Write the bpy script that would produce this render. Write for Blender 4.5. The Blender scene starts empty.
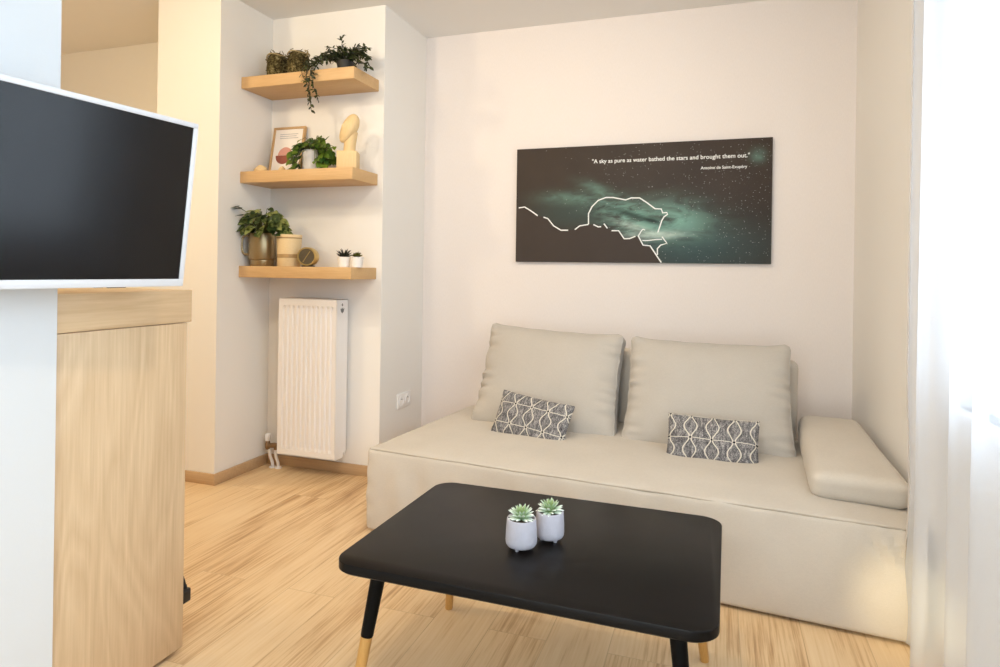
import bpy, bmesh, math, random
from mathutils import Vector, Matrix, noise

random.seed(7)
SC = bpy.context.scene
COL = SC.collection
PI = math.pi
R = math.radians

# ------------------------------------------------------------------ room data (metres)
W = 2.408          # right (window) wall
H = 2.6            # ceiling
CD = 0.530         # front of the recess wall (y = -CD)
CA = -0.740        # left side of the recess
PD = 0.948         # front of the column
PX = -1.162        # left edge of the column
TX = 0.262         # face of the television wall
KX = 0.256         # face of the counter

# ------------------------------------------------------------------ materials
def new_mat(name):
    m = bpy.data.materials.new(name)
    m.use_nodes = True
    nt = m.node_tree
    for n in list(nt.nodes):
        nt.nodes.remove(n)
    out = nt.nodes.new('ShaderNodeOutputMaterial')
    return m, nt, out

def N(nt, typ, **kw):
    n = nt.nodes.new(typ)
    for k, v in kw.items():
        if k.startswith('_'):
            n.inputs[k[1:].replace('_', ' ')].default_value = v
        else:
            setattr(n, k, v)
    return n

def sock(nt, s, v):
    if hasattr(v, 'links') or hasattr(v, 'is_linked'):
        nt.links.new(v, s)
    else:
        s.default_value = v

def math_n(nt, op, a, b=0.0, c=0.0, clamp=False):
    n = nt.nodes.new('ShaderNodeMath')
    n.operation = op
    n.use_clamp = clamp
    sock(nt, n.inputs[0], a)
    sock(nt, n.inputs[1], b)
    sock(nt, n.inputs[2], c)
    return n.outputs[0]

def mixc(nt, f, a, b, blend='MIX'):
    n = nt.nodes.new('ShaderNodeMix')
    n.data_type = 'RGBA'
    n.blend_type = blend
    sock(nt, n.inputs[0], f)
    sock(nt, n.inputs[6], a if not isinstance(a, tuple) else (*a[:3], 1))
    sock(nt, n.inputs[7], b if not isinstance(b, tuple) else (*b[:3], 1))
    return n.outputs[2]

def ramp(nt, f, stops, interp='LINEAR'):
    n = nt.nodes.new('ShaderNodeValToRGB')
    n.color_ramp.interpolation = interp
    el = n.color_ramp.elements
    while len(el) < len(stops):
        el.new(0.5)
    for e, (p, c) in zip(el, stops):
        e.position = p
        e.color = (*c, 1) if len(c) == 3 else c
    nt.links.new(f, n.inputs[0])
    return n.outputs[0]

def noise_n(nt, vec, scale, detail=3, rough=0.5, dist=0.0):
    n = nt.nodes.new('ShaderNodeTexNoise')
    n.inputs['Scale'].default_value = scale
    n.inputs['Detail'].default_value = detail
    n.inputs['Roughness'].default_value = rough
    n.inputs['Distortion'].default_value = dist
    if vec is not None:
        nt.links.new(vec, n.inputs['Vector'])
    return n.outputs['Fac']

def coords(nt, which='Object', scale=(1, 1, 1), rot=(0, 0, 0), loc=(0, 0, 0)):
    t = nt.nodes.new('ShaderNodeTexCoord')
    mp = nt.nodes.new('ShaderNodeMapping')
    mp.inputs['Scale'].default_value = scale
    mp.inputs['Rotation'].default_value = rot
    mp.inputs['Location'].default_value = loc
    nt.links.new(t.outputs[which], mp.inputs['Vector'])
    return mp.outputs[0]

def bsdf(nt, out, color, rough=0.5, spec=0.5, metal=0.0, bump=None, bump_s=0.2, bump_d=0.01, **kw):
    b = nt.nodes.new('ShaderNodeBsdfPrincipled')
    sock(nt, b.inputs['Base Color'], (*color, 1) if isinstance(color, tuple) else color)
    sock(nt, b.inputs['Roughness'], rough)
    b.inputs['Specular IOR Level'].default_value = spec
    b.inputs['Metallic'].default_value = metal
    for k, v in kw.items():
        b.inputs[k.replace('_', ' ')].default_value = v
    if bump is not None:
        bn = nt.nodes.new('ShaderNodeBump')
        bn.inputs['Strength'].default_value = bump_s
        bn.inputs['Distance'].default_value = bump_d
        nt.links.new(bump, bn.inputs['Height'])
        nt.links.new(bn.outputs[0], b.inputs['Normal'])
    nt.links.new(b.outputs[0], out.inputs[0])
    return b

def plain(name, color, rough=0.5, spec=0.5, metal=0.0, var=0.0, vscale=8, bump=0.0, bscale=60, **kw):
    m, nt, out = new_mat(name)
    c = color
    v = coords(nt)
    if var:
        n = noise_n(nt, v, vscale, 4)
        c = mixc(nt, n, tuple(max(0, x * (1 - var)) for x in color), tuple(min(1, x * (1 + var)) for x in color))
    bh = noise_n(nt, v, bscale, 3) if bump else None
    bsdf(nt, out, c, rough, spec, metal, bh, bump, 0.004, **kw)
    return m

def wood(name, light, dark, axis='X', scale=1.0, rough=0.45, contrast=1.0, big=True):
    """oak veneer: long fibres along one axis plus soft cathedral bands"""
    m, nt, out = new_mat(name)
    st = {'X': (0.5, 16, 16), 'Y': (16, 0.5, 16), 'Z': (16, 16, 0.5)}[axis]
    v = coords(nt, scale=tuple(s * scale for s in st))
    fib = noise_n(nt, v, 9, 5, 0.62)
    st2 = {'X': (0.5, 3.0, 3.0), 'Y': (3.0, 0.5, 3.0), 'Z': (3.0, 3.0, 0.5)}[axis]
    v2 = coords(nt, scale=tuple(s * scale for s in st2))
    nz = noise_n(nt, v2, 1.6, 2, 0.5, 0.6)
    rings = math_n(nt, 'FRACT', math_n(nt, 'MULTIPLY', nz, 14.0))
    rings = math_n(nt, 'ABSOLUTE', math_n(nt, 'SUBTRACT', rings, 0.5))
    f = math_n(nt, 'ADD', math_n(nt, 'MULTIPLY', fib, 0.75), math_n(nt, 'MULTIPLY', rings, 0.36 if big else 0.15))
    lo = 0.5 - 0.26 / contrast
    hi = 0.5 + 0.30 / contrast
    c = ramp(nt, f, [(max(0, lo), dark), (min(1, hi), light)])
    bsdf(nt, out, c, rough, 0.35, bump=fib, bump_s=0.08, bump_d=0.002)
    return m

def fabric(name, color, weave=900, rough=0.95, var=0.10, bump=0.25, sheen=0.15, crease=0.0):
    m, nt, out = new_mat(name)
    v = coords(nt)
    fine = noise_n(nt, v, weave, 2, 0.6)
    soft = noise_n(nt, v, 6, 3)
    mid = noise_n(nt, coords(nt, scale=(1, 1, 3)), 90, 3, 0.7)
    f = math_n(nt, 'ADD', math_n(nt, 'MULTIPLY', fine, 0.5), math_n(nt, 'MULTIPLY', soft, 0.25))
    f = math_n(nt, 'ADD', f, math_n(nt, 'MULTIPLY', mid, 0.25))
    c = ramp(nt, f, [(0.3, tuple(x * (1 - var) for x in color)), (0.7, tuple(min(1, x * (1 + var)) for x in color))])
    h = fine
    if crease:
        h = math_n(nt, 'ADD', fine, math_n(nt, 'MULTIPLY', soft, crease))
    b = bsdf(nt, out, c, rough, 0.2, bump=h, bump_s=bump, bump_d=0.002)
    b.inputs['Sheen Weight'].default_value = sheen
    b.inputs['Sheen Roughness'].default_value = 0.5
    return m

M = {}
def wallpaint(name, color, bs=0.06):
    m, nt, out = new_mat(name)
    v = coords(nt)
    n = noise_n(nt, v, 130, 4, 0.6)
    bsdf(nt, out, color, 0.85, 0.2, bump=n, bump_s=bs, bump_d=0.004)
    return m
M['wall'] = wallpaint('wall_paint', (0.82, 0.80, 0.765))
M['partition'] = wallpaint('partition_daylight_tint', (0.68, 0.70, 0.715))  # wall paint made cooler and darker, daylight tone put into its colour
def texwall():
    # back wall: fine vertical texture of a painted wallpaper
    m, nt, out = new_mat('back_wall_paint')
    v = coords(nt, scale=(60, 60, 14))
    n = noise_n(nt, v, 4, 4, 0.6)
    c = ramp(nt, n, [(0.25, (0.755, 0.697, 0.660)), (0.75, (0.800, 0.738, 0.700))])
    bsdf(nt, out, c, 0.85, 0.2, bump=n, bump_s=0.10, bump_d=0.004)
    return m
M['back'] = texwall()
M['ceil'] = wallpaint('ceiling_paint', (0.80, 0.785, 0.76), 0.03)

def floor_mat():
    m, nt, out = new_mat('oak_floor')
    v = coords(nt, rot=(0, 0, R(90)), loc=(0.37, 0.068, 0))
    br = N(nt, 'ShaderNodeTexBrick')
    nt.links.new(v, br.inputs['Vector'])
    br.offset = 0.37
    br.offset_frequency = 2
    for k, val in (('Color1', (0, 0, 0, 1)), ('Color2', (1, 1, 1, 1)), ('Mortar', (0.5, 0.5, 0.5, 1)),
                   ('Scale', 1.0), ('Mortar Size', 0.0012), ('Mortar Smooth', 0.2), ('Bias', 0.0),
                   ('Brick Width', 1.29), ('Row Height', 0.19)):
        br.inputs[k].default_value = val
    rnd = br.outputs['Color']
    seam = br.outputs['Fac']
    # shift the grain per plank
    t = N(nt, 'ShaderNodeTexCoord')
    off = N(nt, 'ShaderNodeVectorMath', operation='SCALE')
    nt.links.new(rnd, off.inputs[0])
    off.inputs['Scale'].default_value = 7.3
    add = N(nt, 'ShaderNodeVectorMath', operation='ADD')
    nt.links.new(t.outputs['Object'], add.inputs[0])
    nt.links.new(off.outputs[0], add.inputs[1])
    mp = N(nt, 'ShaderNodeMapping')
    mp.inputs['Scale'].default_value = (20, 0.55, 1)
    nt.links.new(add.outputs[0], mp.inputs[0])
    fib = noise_n(nt, mp.outputs[0], 6, 6, 0.62)
    mp2 = N(nt, 'ShaderNodeMapping')
    mp2.inputs['Scale'].default_value = (4.5, 0.8, 1)
    nt.links.new(add.outputs[0], mp2.inputs[0])
    band = noise_n(nt, mp2.outputs[0], 2.2, 3, 0.55, 0.5)
    rn = N(nt, 'ShaderNodeRGBToBW')
    nt.links.new(rnd, rn.inputs[0])
    f = math_n(nt, 'ADD', math_n(nt, 'MULTIPLY', fib, 0.55), math_n(nt, 'MULTIPLY', band, 0.45))
    f = math_n(nt, 'ADD', f, math_n(nt, 'MULTIPLY', math_n(nt, 'SUBTRACT', rn.outputs[0], 0.5), 0.10))
    c = ramp(nt, f, [(0.28, (0.33, 0.19, 0.085)), (0.40, (0.55, 0.355, 0.185)), (0.49, (0.69, 0.495, 0.285)), (0.72, (0.77, 0.59, 0.375))])
    # sparse dark knots
    kn = noise_n(nt, coords(nt, scale=(3.2, 1.1, 1)), 3.1, 2, 0.4)
    kf = ramp(nt, kn, [(0.70, (0, 0, 0)), (0.78, (1, 1, 1))])
    c = mixc(nt, math_n(nt, 'MULTIPLY', kf, 0.35), c, (0.26, 0.15, 0.07))
    c = mixc(nt, math_n(nt, 'MULTIPLY', seam, 0.40), c, (0.26, 0.16, 0.08))
    bsdf(nt, out, c, 0.42, 0.4, bump=fib, bump_s=0.05, bump_d=0.002)
    return m
M['floor'] = floor_mat()
M['base'] = wood('skirting_oak', (0.60, 0.42, 0.25), (0.47, 0.31, 0.17), 'X', 0.7, 0.45, big=False)
M['shelf'] = wood('shelf_oak', (0.70, 0.475, 0.245), (0.56, 0.35, 0.160), 'X', 1.3, 0.5, big=False)
M['counter'] = wood('counter_oak', (0.74, 0.56, 0.365), (0.55, 0.385, 0.225), 'Z', 0.9, 0.42)
M['counter_top'] = wood('counter_top_oak', (0.70, 0.52, 0.325), (0.54, 0.37, 0.21), 'Y', 0.9, 0.42)
M['pale_wood'] = wood('pale_carved_wood', (0.78, 0.60, 0.34), (0.68, 0.49, 0.25), 'Z', 2.5, 0.55, big=False)
M['leg_wood'] = wood('leg_oak', (0.62, 0.36, 0.115), (0.48, 0.25, 0.07), 'Z', 2.5, 0.45, big=False)
M['sofa'] = fabric('sofa_linen', (0.545, 0.495, 0.428), 700, crease=1.2)
M['cushion'] = fabric('shaded_cushion_linen', (0.465, 0.428, 0.380), 700, crease=1.0)  # linen made darker to stand in for weaker light on the cushions
M['piping'] = fabric('piping_linen', (0.40, 0.355, 0.29), 700)
M['black'] = plain('black_plastic', (0.008, 0.008, 0.009), 0.45)
M['dark_foot'] = plain('dark_foot', (0.02, 0.018, 0.016), 0.6)
def tabletop():
    m, nt, out = new_mat('black_satin_lacquer')
    v = coords(nt)
    n = noise_n(nt, v, 5, 3)
    rr = math_n(nt, 'ADD', math_n(nt, 'MULTIPLY', n, 0.10), 0.30)
    bsdf(nt, out, (0.006, 0.005, 0.0045), rr, 0.13)
    return m
M['table'] = tabletop()
M['table_leg'] = plain('black_leg_lacquer', (0.003, 0.003, 0.003), 0.5, 0.10)
M['white_metal'] = plain('white_enamel', (0.84, 0.82, 0.81), 0.35, 0.5)
M['white_plastic'] = plain('white_plastic', (0.85, 0.84, 0.83), 0.4, 0.5)
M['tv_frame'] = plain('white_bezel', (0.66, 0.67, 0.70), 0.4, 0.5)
M['tv_back'] = plain('grey_back_shell', (0.62, 0.62, 0.63), 0.55)
M['grey'] = plain('grey_print', (0.16, 0.16, 0.16), 0.6)
M['brass_pipe'] = plain('valve_brass', (0.30, 0.20, 0.11), 0.38, 0.5, 0.8)
M['steel'] = plain('steel', (0.55, 0.55, 0.55), 0.35, 0.5, 1.0)
M['bronze'] = plain('bronze_glaze', (0.34, 0.255, 0.135), 0.24, 0.6, 0.65, var=0.08, vscale=14)
M['gold'] = plain('brushed_gold', (0.58, 0.44, 0.18), 0.32, 0.5, 0.85)
M['clock_face'] = plain('clock_face', (0.16, 0.125, 0.075), 0.5, 0.4, 0.3)
M['canister'] = wood('canister_bamboo', (0.84, 0.67, 0.41), (0.74, 0.56, 0.31), 'X', 2.0, 0.5, big=False)
M['canister_band'] = wood('canister_band_wood', (0.50, 0.34, 0.165), (0.38, 0.24, 0.10), 'X', 2.0, 0.5, big=False)
M['pot_white'] = plain('white_ceramic', (0.84, 0.82, 0.80), 0.45, 0.4)
M['pot_grey'] = plain('light_grey_ceramic', (0.62, 0.62, 0.63), 0.5, 0.4, var=0.04, vscale=20)
M['pot_concrete'] = plain('pale_lilac_concrete', (0.46, 0.445, 0.49), 0.8, 0.3, var=0.07, vscale=60, bump=0.25, bscale=240)
M['soil'] = plain('dark_soil', (0.035, 0.025, 0.018), 0.95, 0.1, var=0.6, vscale=120, bump=0.8, bscale=180)
M['pebble'] = plain('pebble_soil', (0.10, 0.075, 0.05), 0.9, 0.1, var=0.8, vscale=160, bump=0.8, bscale=220)
M['dark_pot'] = plain('dark_plastic_pot', (0.015, 0.014, 0.013), 0.6)
def leafmat(name, a, b, c=None, rough=0.42, vein=0.0):
    m, nt, out = new_mat(name)
    g = N(nt, 'ShaderNodeNewGeometry')
    v = coords(nt)
    n = noise_n(nt, v, 38, 3, 0.6)
    isl = g.outputs['Random Per Island']
    col = mixc(nt, isl, a, b)
    if c:
        f = ramp(nt, math_n(nt, 'ADD', math_n(nt, 'MULTIPLY', n, 0.7), math_n(nt, 'MULTIPLY', isl, 0.3)),
                 [(0.48, (0, 0, 0)), (0.60, (1, 1, 1))])
        col = mixc(nt, f, col, c)
    bb = bsdf(nt, out, col, rough, 0.4)
    tr = N(nt, 'ShaderNodeBsdfTranslucent')
    nt.links.new(col, tr.inputs[0])
    ms = N(nt, 'ShaderNodeMixShader')
    ms.inputs[0].default_value = 0.22
    nt.links.new(bb.outputs[0], ms.inputs[1])
    nt.links.new(tr.outputs[0], ms.inputs[2])
    nt.links.new(ms.outputs[0], out.inputs[0])
    return m
M['leaf_vine'] = leafmat('dark_vine_leaf', (0.008, 0.018, 0.008), (0.075, 0.090, 0.024))
M['leaf_green'] = leafmat('bright_green_leaf', (0.018, 0.070, 0.012), (0.17, 0.26, 0.025))
M['leaf_pothos'] = leafmat('variegated_leaf', (0.022, 0.050, 0.014), (0.085, 0.130, 0.025), (0.34, 0.38, 0.12))
M['stem'] = plain('green_stem', (0.09, 0.11, 0.035), 0.6)
M['stem_dark'] = plain('dark_stem', (0.04, 0.035, 0.018), 0.7)
M['aloe_dark'] = leafmat('dark_succulent_leaf', (0.018, 0.022, 0.014), (0.035, 0.038, 0.024))
M['moss'] = leafmat('olive_succulent_leaf', (0.075, 0.075, 0.012), (0.13, 0.125, 0.022))
def echev():
    m, nt, out = new_mat('pale_succulent_leaf')
    t = N(nt, 'ShaderNodeTexCoord')
    s = N(nt, 'ShaderNodeSeparateXYZ')
    nt.links.new(t.outputs['Object'], s.inputs[0])
    r = math_n(nt, 'SQRT', math_n(nt, 'ADD', math_n(nt, 'POWER', s.outputs[0], 2.0), math_n(nt, 'POWER', s.outputs[1], 2.0)))
    f = math_n(nt, 'MULTIPLY', r, 30.0, clamp=True)
    c = ramp(nt, f, [(0.0, (0.30, 0.38, 0.10)), (0.40, (0.30, 0.42, 0.22)), (0.72, (0.50, 0.60, 0.48)), (1.0, (0.78, 0.84, 0.76))])
    bsdf(nt, out, c, 0.6, 0.3)
    return m
M['echeveria'] = echev()
def basketmat():
    m, nt, out = new_mat('mossy_woven_fibre')
    v = coords(nt)
    n = noise_n(nt, v, 95, 4, 0.7)
    n2 = noise_n(nt, v, 30, 3, 0.6)
    f = math_n(nt, 'ADD', math_n(nt, 'MULTIPLY', n, 0.6), math_n(nt, 'MULTIPLY', n2, 0.4))
    c = ramp(nt, f, [(0.36, (0.008, 0.006, 0.003)), (0.47, (0.060, 0.045, 0.016)), (0.54, (0.15, 0.12, 0.045)), (0.68, (0.46, 0.40, 0.22))])
    bsdf(nt, out, c, 0.9, 0.2, bump=n, bump_s=1.0, bump_d=0.01)
    return m
M['basket'] = basketmat()
M['twine'] = plain('twine', (0.36, 0.28, 0.14), 0.9)
M['frame_wood'] = wood('frame_oak', (0.58, 0.39, 0.21), (0.46, 0.29, 0.13), 'Z', 3.0, 0.5, big=False)
M['paper'] = plain('print_paper', (0.84, 0.80, 0.76), 0.7)
M['pink'] = plain('print_pink', (0.62, 0.31, 0.26), 0.7)
M['terracotta'] = plain('print_terracotta', (0.27, 0.075, 0.050), 0.7)
M['print_grey'] = plain('print_grey', (0.42, 0.42, 0.44), 0.7)
M['white_line'] = plain('white_print_line', (0.82, 0.84, 0.82), 0.6)
M['hill'] = plain('dark_hill_print', (0.050, 0.037, 0.030), 0.55, 0.22, var=0.10, vscale=3)
M['canvas_edge'] = plain('canvas_edge', (0.035, 0.03, 0.028), 0.6)

def sky_print():
    """night sky print: brown-black ground, teal aurora, stars"""
    m, nt, out = new_mat('night_sky_print')
    t = N(nt, 'ShaderNodeTexCoord')
    s = N(nt, 'ShaderNodeSeparateXYZ')
    nt.links.new(t.outputs['Object'], s.inputs[0])
    X, Z = s.outputs[0], s.outputs[2]
    wv = N(nt, 'ShaderNodeMapping')
    wv.inputs['Scale'].default_value = (2.0, 1, 5.5)
    wv.inputs['Rotation'].default_value = (0, R(14), 0)
    nt.links.new(t.outputs['Object'], wv.inputs[0])
    cl = noise_n(nt, wv.outputs[0], 2.3, 5, 0.55, 1.2)
    cl2 = noise_n(nt, wv.outputs[0], 6.0, 4, 0.6, 0.8)
    def blob(x, z, sx, sz, tilt=0.0):
        dx = math_n(nt, 'SUBTRACT', X, x)
        dz = math_n(nt, 'SUBTRACT', Z, z)
        dz = math_n(nt, 'SUBTRACT', dz, math_n(nt, 'MULTIPLY', dx, tilt))
        a = math_n(nt, 'POWER', math_n(nt, 'DIVIDE', dx, sx), 2.0)
        b = math_n(nt, 'POWER', math_n(nt, 'DIVIDE', dz, sz), 2.0)
        return math_n(nt, 'EXPONENT', math_n(nt, 'MULTIPLY', math_n(nt, 'ADD', a, b), -1.0))
    sp = noise_n(nt, t.outputs['Object'], 3.0, 3)
    base = mixc(nt, sp, (0.026, 0.020, 0.017), (0.064, 0.047, 0.037))
    # wide soft blue-green glow low on the right
    low = math_n(nt, 'MULTIPLY', blob(1.62, 1.27, 0.42, 0.16), 0.75)
    base = mixc(nt, low, base, (0.042, 0.085, 0.090))
    midl = math_n(nt, 'MULTIPLY', blob(0.95, 1.48, 0.26, 0.09), 0.6)
    base = mixc(nt, midl, base, (0.050, 0.085, 0.078))
    f1 = math_n(nt, 'MULTIPLY', blob(1.52, 1.44, 0.19, 0.095, -0.12), math_n(nt, 'MULTIPLY_ADD', cl, 3.4, -0.85, True))
    f2 = math_n(nt, 'MULTIPLY', blob(1.29, 1.45, 0.19, 0.085, -0.35), math_n(nt, 'MULTIPLY_ADD', cl2, 3.6, -1.35, True))
    f3 = math_n(nt, 'MULTIPLY', blob(0.92, 1.57, 0.15, 0.035, -0.05), math_n(nt, 'MULTIPLY', cl2, 0.8))
    f4 = math_n(nt, 'MULTIPLY', blob(1.09, 1.625, 0.09, 0.03, -0.35), math_n(nt, 'MULTIPLY', cl2, 0.7))
    f5 = math_n(nt, 'MULTIPLY', blob(1.945, 1.775, 0.035, 0.035), math_n(nt, 'MULTIPLY', cl2, 0.8))
    f = math_n(nt, 'ADD', math_n(nt, 'ADD', math_n(nt, 'ADD', f1, f2), math_n(nt, 'ADD', f3, f4)), f5, clamp=True)
    c = mixc(nt, f, base, (0.19, 0.36, 0.30))
    # two dark cloud rifts inside the glow, one pale streak
    d1 = math_n(nt, 'MULTIPLY', blob(1.28, 1.475, 0.10, 0.020, -0.28), 0.9)
    d2 = math_n(nt, 'MULTIPLY', blob(1.41, 1.435, 0.06, 0.017, -0.20), 0.9)
    c = mixc(nt, math_n(nt, 'ADD', d1, d2, clamp=True), c, (0.022, 0.040, 0.034))
    w1 = math_n(nt, 'MULTIPLY', blob(1.43, 1.358, 0.14, 0.020, 0.02), math_n(nt, 'MULTIPLY', cl2, 1.7))
    w2 = math_n(nt, 'MULTIPLY', blob(1.30, 1.405, 0.09, 0.02, -0.3), math_n(nt, 'MULTIPLY', cl2, 1.1))
    c = mixc(nt, math_n(nt, 'ADD', w1, w2, clamp=True), c, (0.50, 0.62, 0.56))
    # stars
    vo = N(nt, 'ShaderNodeTexVoronoi')
    vo.inputs['Scale'].default_value = 120
    nt.links.new(t.outputs['Object'], vo.inputs['Vector'])
    star = math_n(nt, 'LESS_THAN', vo.outputs['Distance'], 0.22)
    den = math_n(nt, 'MULTIPLY_ADD', math_n(nt, 'SUBTRACT', X, 0.95), 0.85, 0.20, clamp=True)
    bw = N(nt, 'ShaderNodeSeparateColor')
    nt.links.new(vo.outputs['Color'], bw.inputs[0])
    keep = math_n(nt, 'LESS_THAN', bw.outputs[0], den)
    amp = math_n(nt, 'MULTIPLY', math_n(nt, 'POWER', bw.outputs[1], 2.2), 0.8)
    c = mixc(nt, math_n(nt, 'MULTIPLY', math_n(nt, 'MULTIPLY', star, keep), amp), c, (0.66, 0.70, 0.68))
    bsdf(nt, out, c, 0.55, 0.22)
    return m
M['sky_print'] = sky_print()

def pillow_mat(ph):
    """grey woven ground with pale ogee lattice, cross lines and dots"""
    m, nt, out = new_mat('ogee_print_fabric')
    t = N(nt, 'ShaderNodeTexCoord')
    s = N(nt, 'ShaderNodeSeparateXYZ')
    nt.links.new(t.outputs['Object'], s.inputs[0])
    wob = noise_n(nt, t.outputs['Object'], 16, 2)
    wob = math_n(nt, 'MULTIPLY', math_n(nt, 'SUBTRACT', wob, 0.5), 0.010)
    X = math_n(nt, 'ADD', s.outputs[0], wob)
    Z = math_n(nt, 'ADD', math_n(nt, 'ADD', s.outputs[2], wob), ph)
    u = math_n(nt, 'DIVIDE', X, 0.088)
    v = math_n(nt, 'DIVIDE', Z, 0.098)
    fu = math_n(nt, 'ABSOLUTE', math_n(nt, 'SUBTRACT', math_n(nt, 'FRACT', math_n(nt, 'ADD', u, 50.5)), 0.5))
    w = math_n(nt, 'MULTIPLY_ADD', math_n(nt, 'COSINE', math_n(nt, 'MULTIPLY', v, 2 * PI)), -0.13, 0.17)
    l1 = math_n(nt, 'LESS_THAN', math_n(nt, 'ABSOLUTE', math_n(nt, 'SUBTRACT', fu, w)), 0.030)
    fv = math_n(nt, 'ABSOLUTE', math_n(nt, 'SUBTRACT', math_n(nt, 'FRACT', math_n(nt, 'ADD', v, 50.5)), 0.5))
    l2 = math_n(nt, 'LESS_THAN', fv, 0.016)
    line = math_n(nt, 'MAXIMUM', l1, l2)
    hat = noise_n(nt, coords(nt, scale=(1, 1, 1), rot=(0, R(38), 0)), 260, 3, 0.8)
    hat2 = noise_n(nt, coords(nt, scale=(3, 1, 1)), 34, 4, 0.8)
    hf = math_n(nt, 'ADD', math_n(nt, 'MULTIPLY', hat, 0.5), math_n(nt, 'MULTIPLY', hat2, 0.5))
    ground = ramp(nt, hf, [(0.38, (0.040, 0.038, 0.042)), (0.50, (0.15, 0.145, 0.15)), (0.61, (0.46, 0.44, 0.42))])
    c = mixc(nt, math_n(nt, 'MULTIPLY', line, 0.92), ground, (0.66, 0.62, 0.53))
    dd = math_n(nt, 'ADD', math_n(nt, 'POWER', math_n(nt, 'MULTIPLY', fu, 0.086), 2.0), math_n(nt, 'POWER', math_n(nt, 'MULTIPLY', fv, 0.098), 2.0))
    dot = math_n(nt, 'LESS_THAN', dd, 0.0045 ** 2)
    c = mixc(nt, dot, c, (0.03, 0.028, 0.03))
    bsdf(nt, out, c, 0.95, 0.15, bump=hat, bump_s=0.3, bump_d=0.002)
    return m
M['pillow'] = pillow_mat(0.0)
M['pillow_shift'] = pillow_mat(0.049)

def screen_mat():
    m, nt, out = new_mat('switched_off_screen')
    n = noise_n(nt, coords(nt), 300, 2)
    bsdf(nt, out, (0.004, 0.004, 0.005), math_n(nt, 'MULTIPLY_ADD', n, 0.02, 0.14), 0.40)
    return m
M['screen'] = screen_mat()

def curtain_mat(name, tr, col=(0.84, 0.88, 0.95)):
    m, nt, out = new_mat(name)
    v = coords(nt, scale=(1, 1, 1))
    th = noise_n(nt, v, 700, 2)
    c = ramp(nt, th, [(0.3, tuple(x * 0.96 for x in col)), (0.7, col)])
    d = N(nt, 'ShaderNodeBsdfDiffuse')
    nt.links.new(c, d.inputs[0])
    t = N(nt, 'ShaderNodeBsdfTranslucent')
    nt.links.new(c, t.inputs[0])
    m1 = N(nt, 'ShaderNodeMixShader')
    m1.inputs[0].default_value = 0.55
    nt.links.new(d.outputs[0], m1.inputs[1])
    nt.links.new(t.outputs[0], m1.inputs[2])
    p = N(nt, 'ShaderNodeBsdfTransparent')
    m2 = N(nt, 'ShaderNodeMixShader')
    m2.inputs[0].default_value = tr
    nt.links.new(m1.outputs[0], m2.inputs[1])
    nt.links.new(p.outputs[0], m2.inputs[2])
    nt.links.new(m2.outputs[0], out.inputs[0])
    return m
M['curtain'] = curtain_mat('sheer_voile', 0.34)
M['hem'] = curtain_mat('doubled_voile', 0.02, (0.90, 0.88, 0.87))

def glass_mat():
    m, nt, out = new_mat('window_glass')
    p = N(nt, 'ShaderNodeBsdfTransparent')
    p.inputs[0].default_value = (0.95, 0.97, 0.97, 1)
    g = N(nt, 'ShaderNodeBsdfGlossy')
    g.inputs['Roughness'].default_value = 0.02
    n = noise_n(nt, coords(nt), 2, 2)
    m2 = N(nt, 'ShaderNodeMixShader')
    nt.links.new(math_n(nt, 'MULTIPLY_ADD', n, 0.01, 0.04), m2.inputs[0])
    nt.links.new(p.outputs[0], m2.inputs[1])
    nt.links.new(g.outputs[0], m2.inputs[2])
    nt.links.new(m2.outputs[0], out.inputs[0])
    return m
M['glass'] = glass_mat()

# ------------------------------------------------------------------ mesh helpers
def link(o, parent=None):
    COL.objects.link(o)
    if parent is not None:
        o.parent = parent
    return o

def obj(name, bm, mats, parent=None, smooth=True, loc=None, ang=40):
    if not isinstance(mats, (list, tuple)):
        mats = [mats]
    bmesh.ops.recalc_face_normals(bm, faces=bm.faces)
    me = bpy.data.meshes.new(name)
    bm.to_mesh(me)
    bm.free()
    for m in mats:
        me.materials.append(m)
    if smooth:
        for p in me.polygons:
            p.use_smooth = True
        try:
            me.set_sharp_from_angle(angle=R(ang))
        except Exception:
            pass
    o = bpy.data.objects.new(name, me)
    if loc is not None:
        o.location = loc
    return link(o, parent)

def tag(o, label=None, cat=None, group=None, kind=None):
    if label: o['label'] = label
    if cat: o['category'] = cat
    if group: o['group'] = group
    if kind: o['kind'] = kind
    return o

def thing(name, label, cat, loc=(0, 0, 0), rotz=0.0, group=None, matrix=None):
    o = bpy.data.objects.new(name, None)
    o.empty_display_size = 0.05
    link(o)
    if matrix is not None:
        o.matrix_world = matrix
    else:
        o.location = loc
        o.rotation_euler = (0, 0, rotz)
    return tag(o, label, cat, group)

def struct(o):
    o['kind'] = 'structure'
    return o

def box(bm, lo, hi, bevel=0.0, seg=2, mat=0, M4=None):
    c = [(a + b) / 2 for a, b in zip(lo, hi)]
    s = [abs(b - a) for a, b in zip(lo, hi)]
    t = Matrix.Translation(c) @ Matrix.Diagonal((*s, 1))
    if M4 is not None:
        t = M4 @ t
    tmp = bmesh.new()
    bmesh.ops.create_cube(tmp, size=1.0, matrix=t)
    if bevel:
        bmesh.ops.bevel(tmp, geom=list(tmp.edges), offset=bevel, segments=seg, profile=0.5, affect='EDGES')
    merge(bm, tmp, mat)

def merge(bm, tmp, mat=0):
    vm = {}
    for v in tmp.verts:
        vm[v] = bm.verts.new(v.co)
    for f in tmp.faces:
        try:
            nf = bm.faces.new([vm[v] for v in f.verts])
            nf.material_index = mat
        except ValueError:
            pass
    tmp.free()

def boxes(name, items, m, parent=None, bevel=0.0):
    bm = bmesh.new()
    for lo, hi in items:
        box(bm, lo, hi, bevel)
    return obj(name, bm, m, parent, smooth=bevel > 0)

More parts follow.
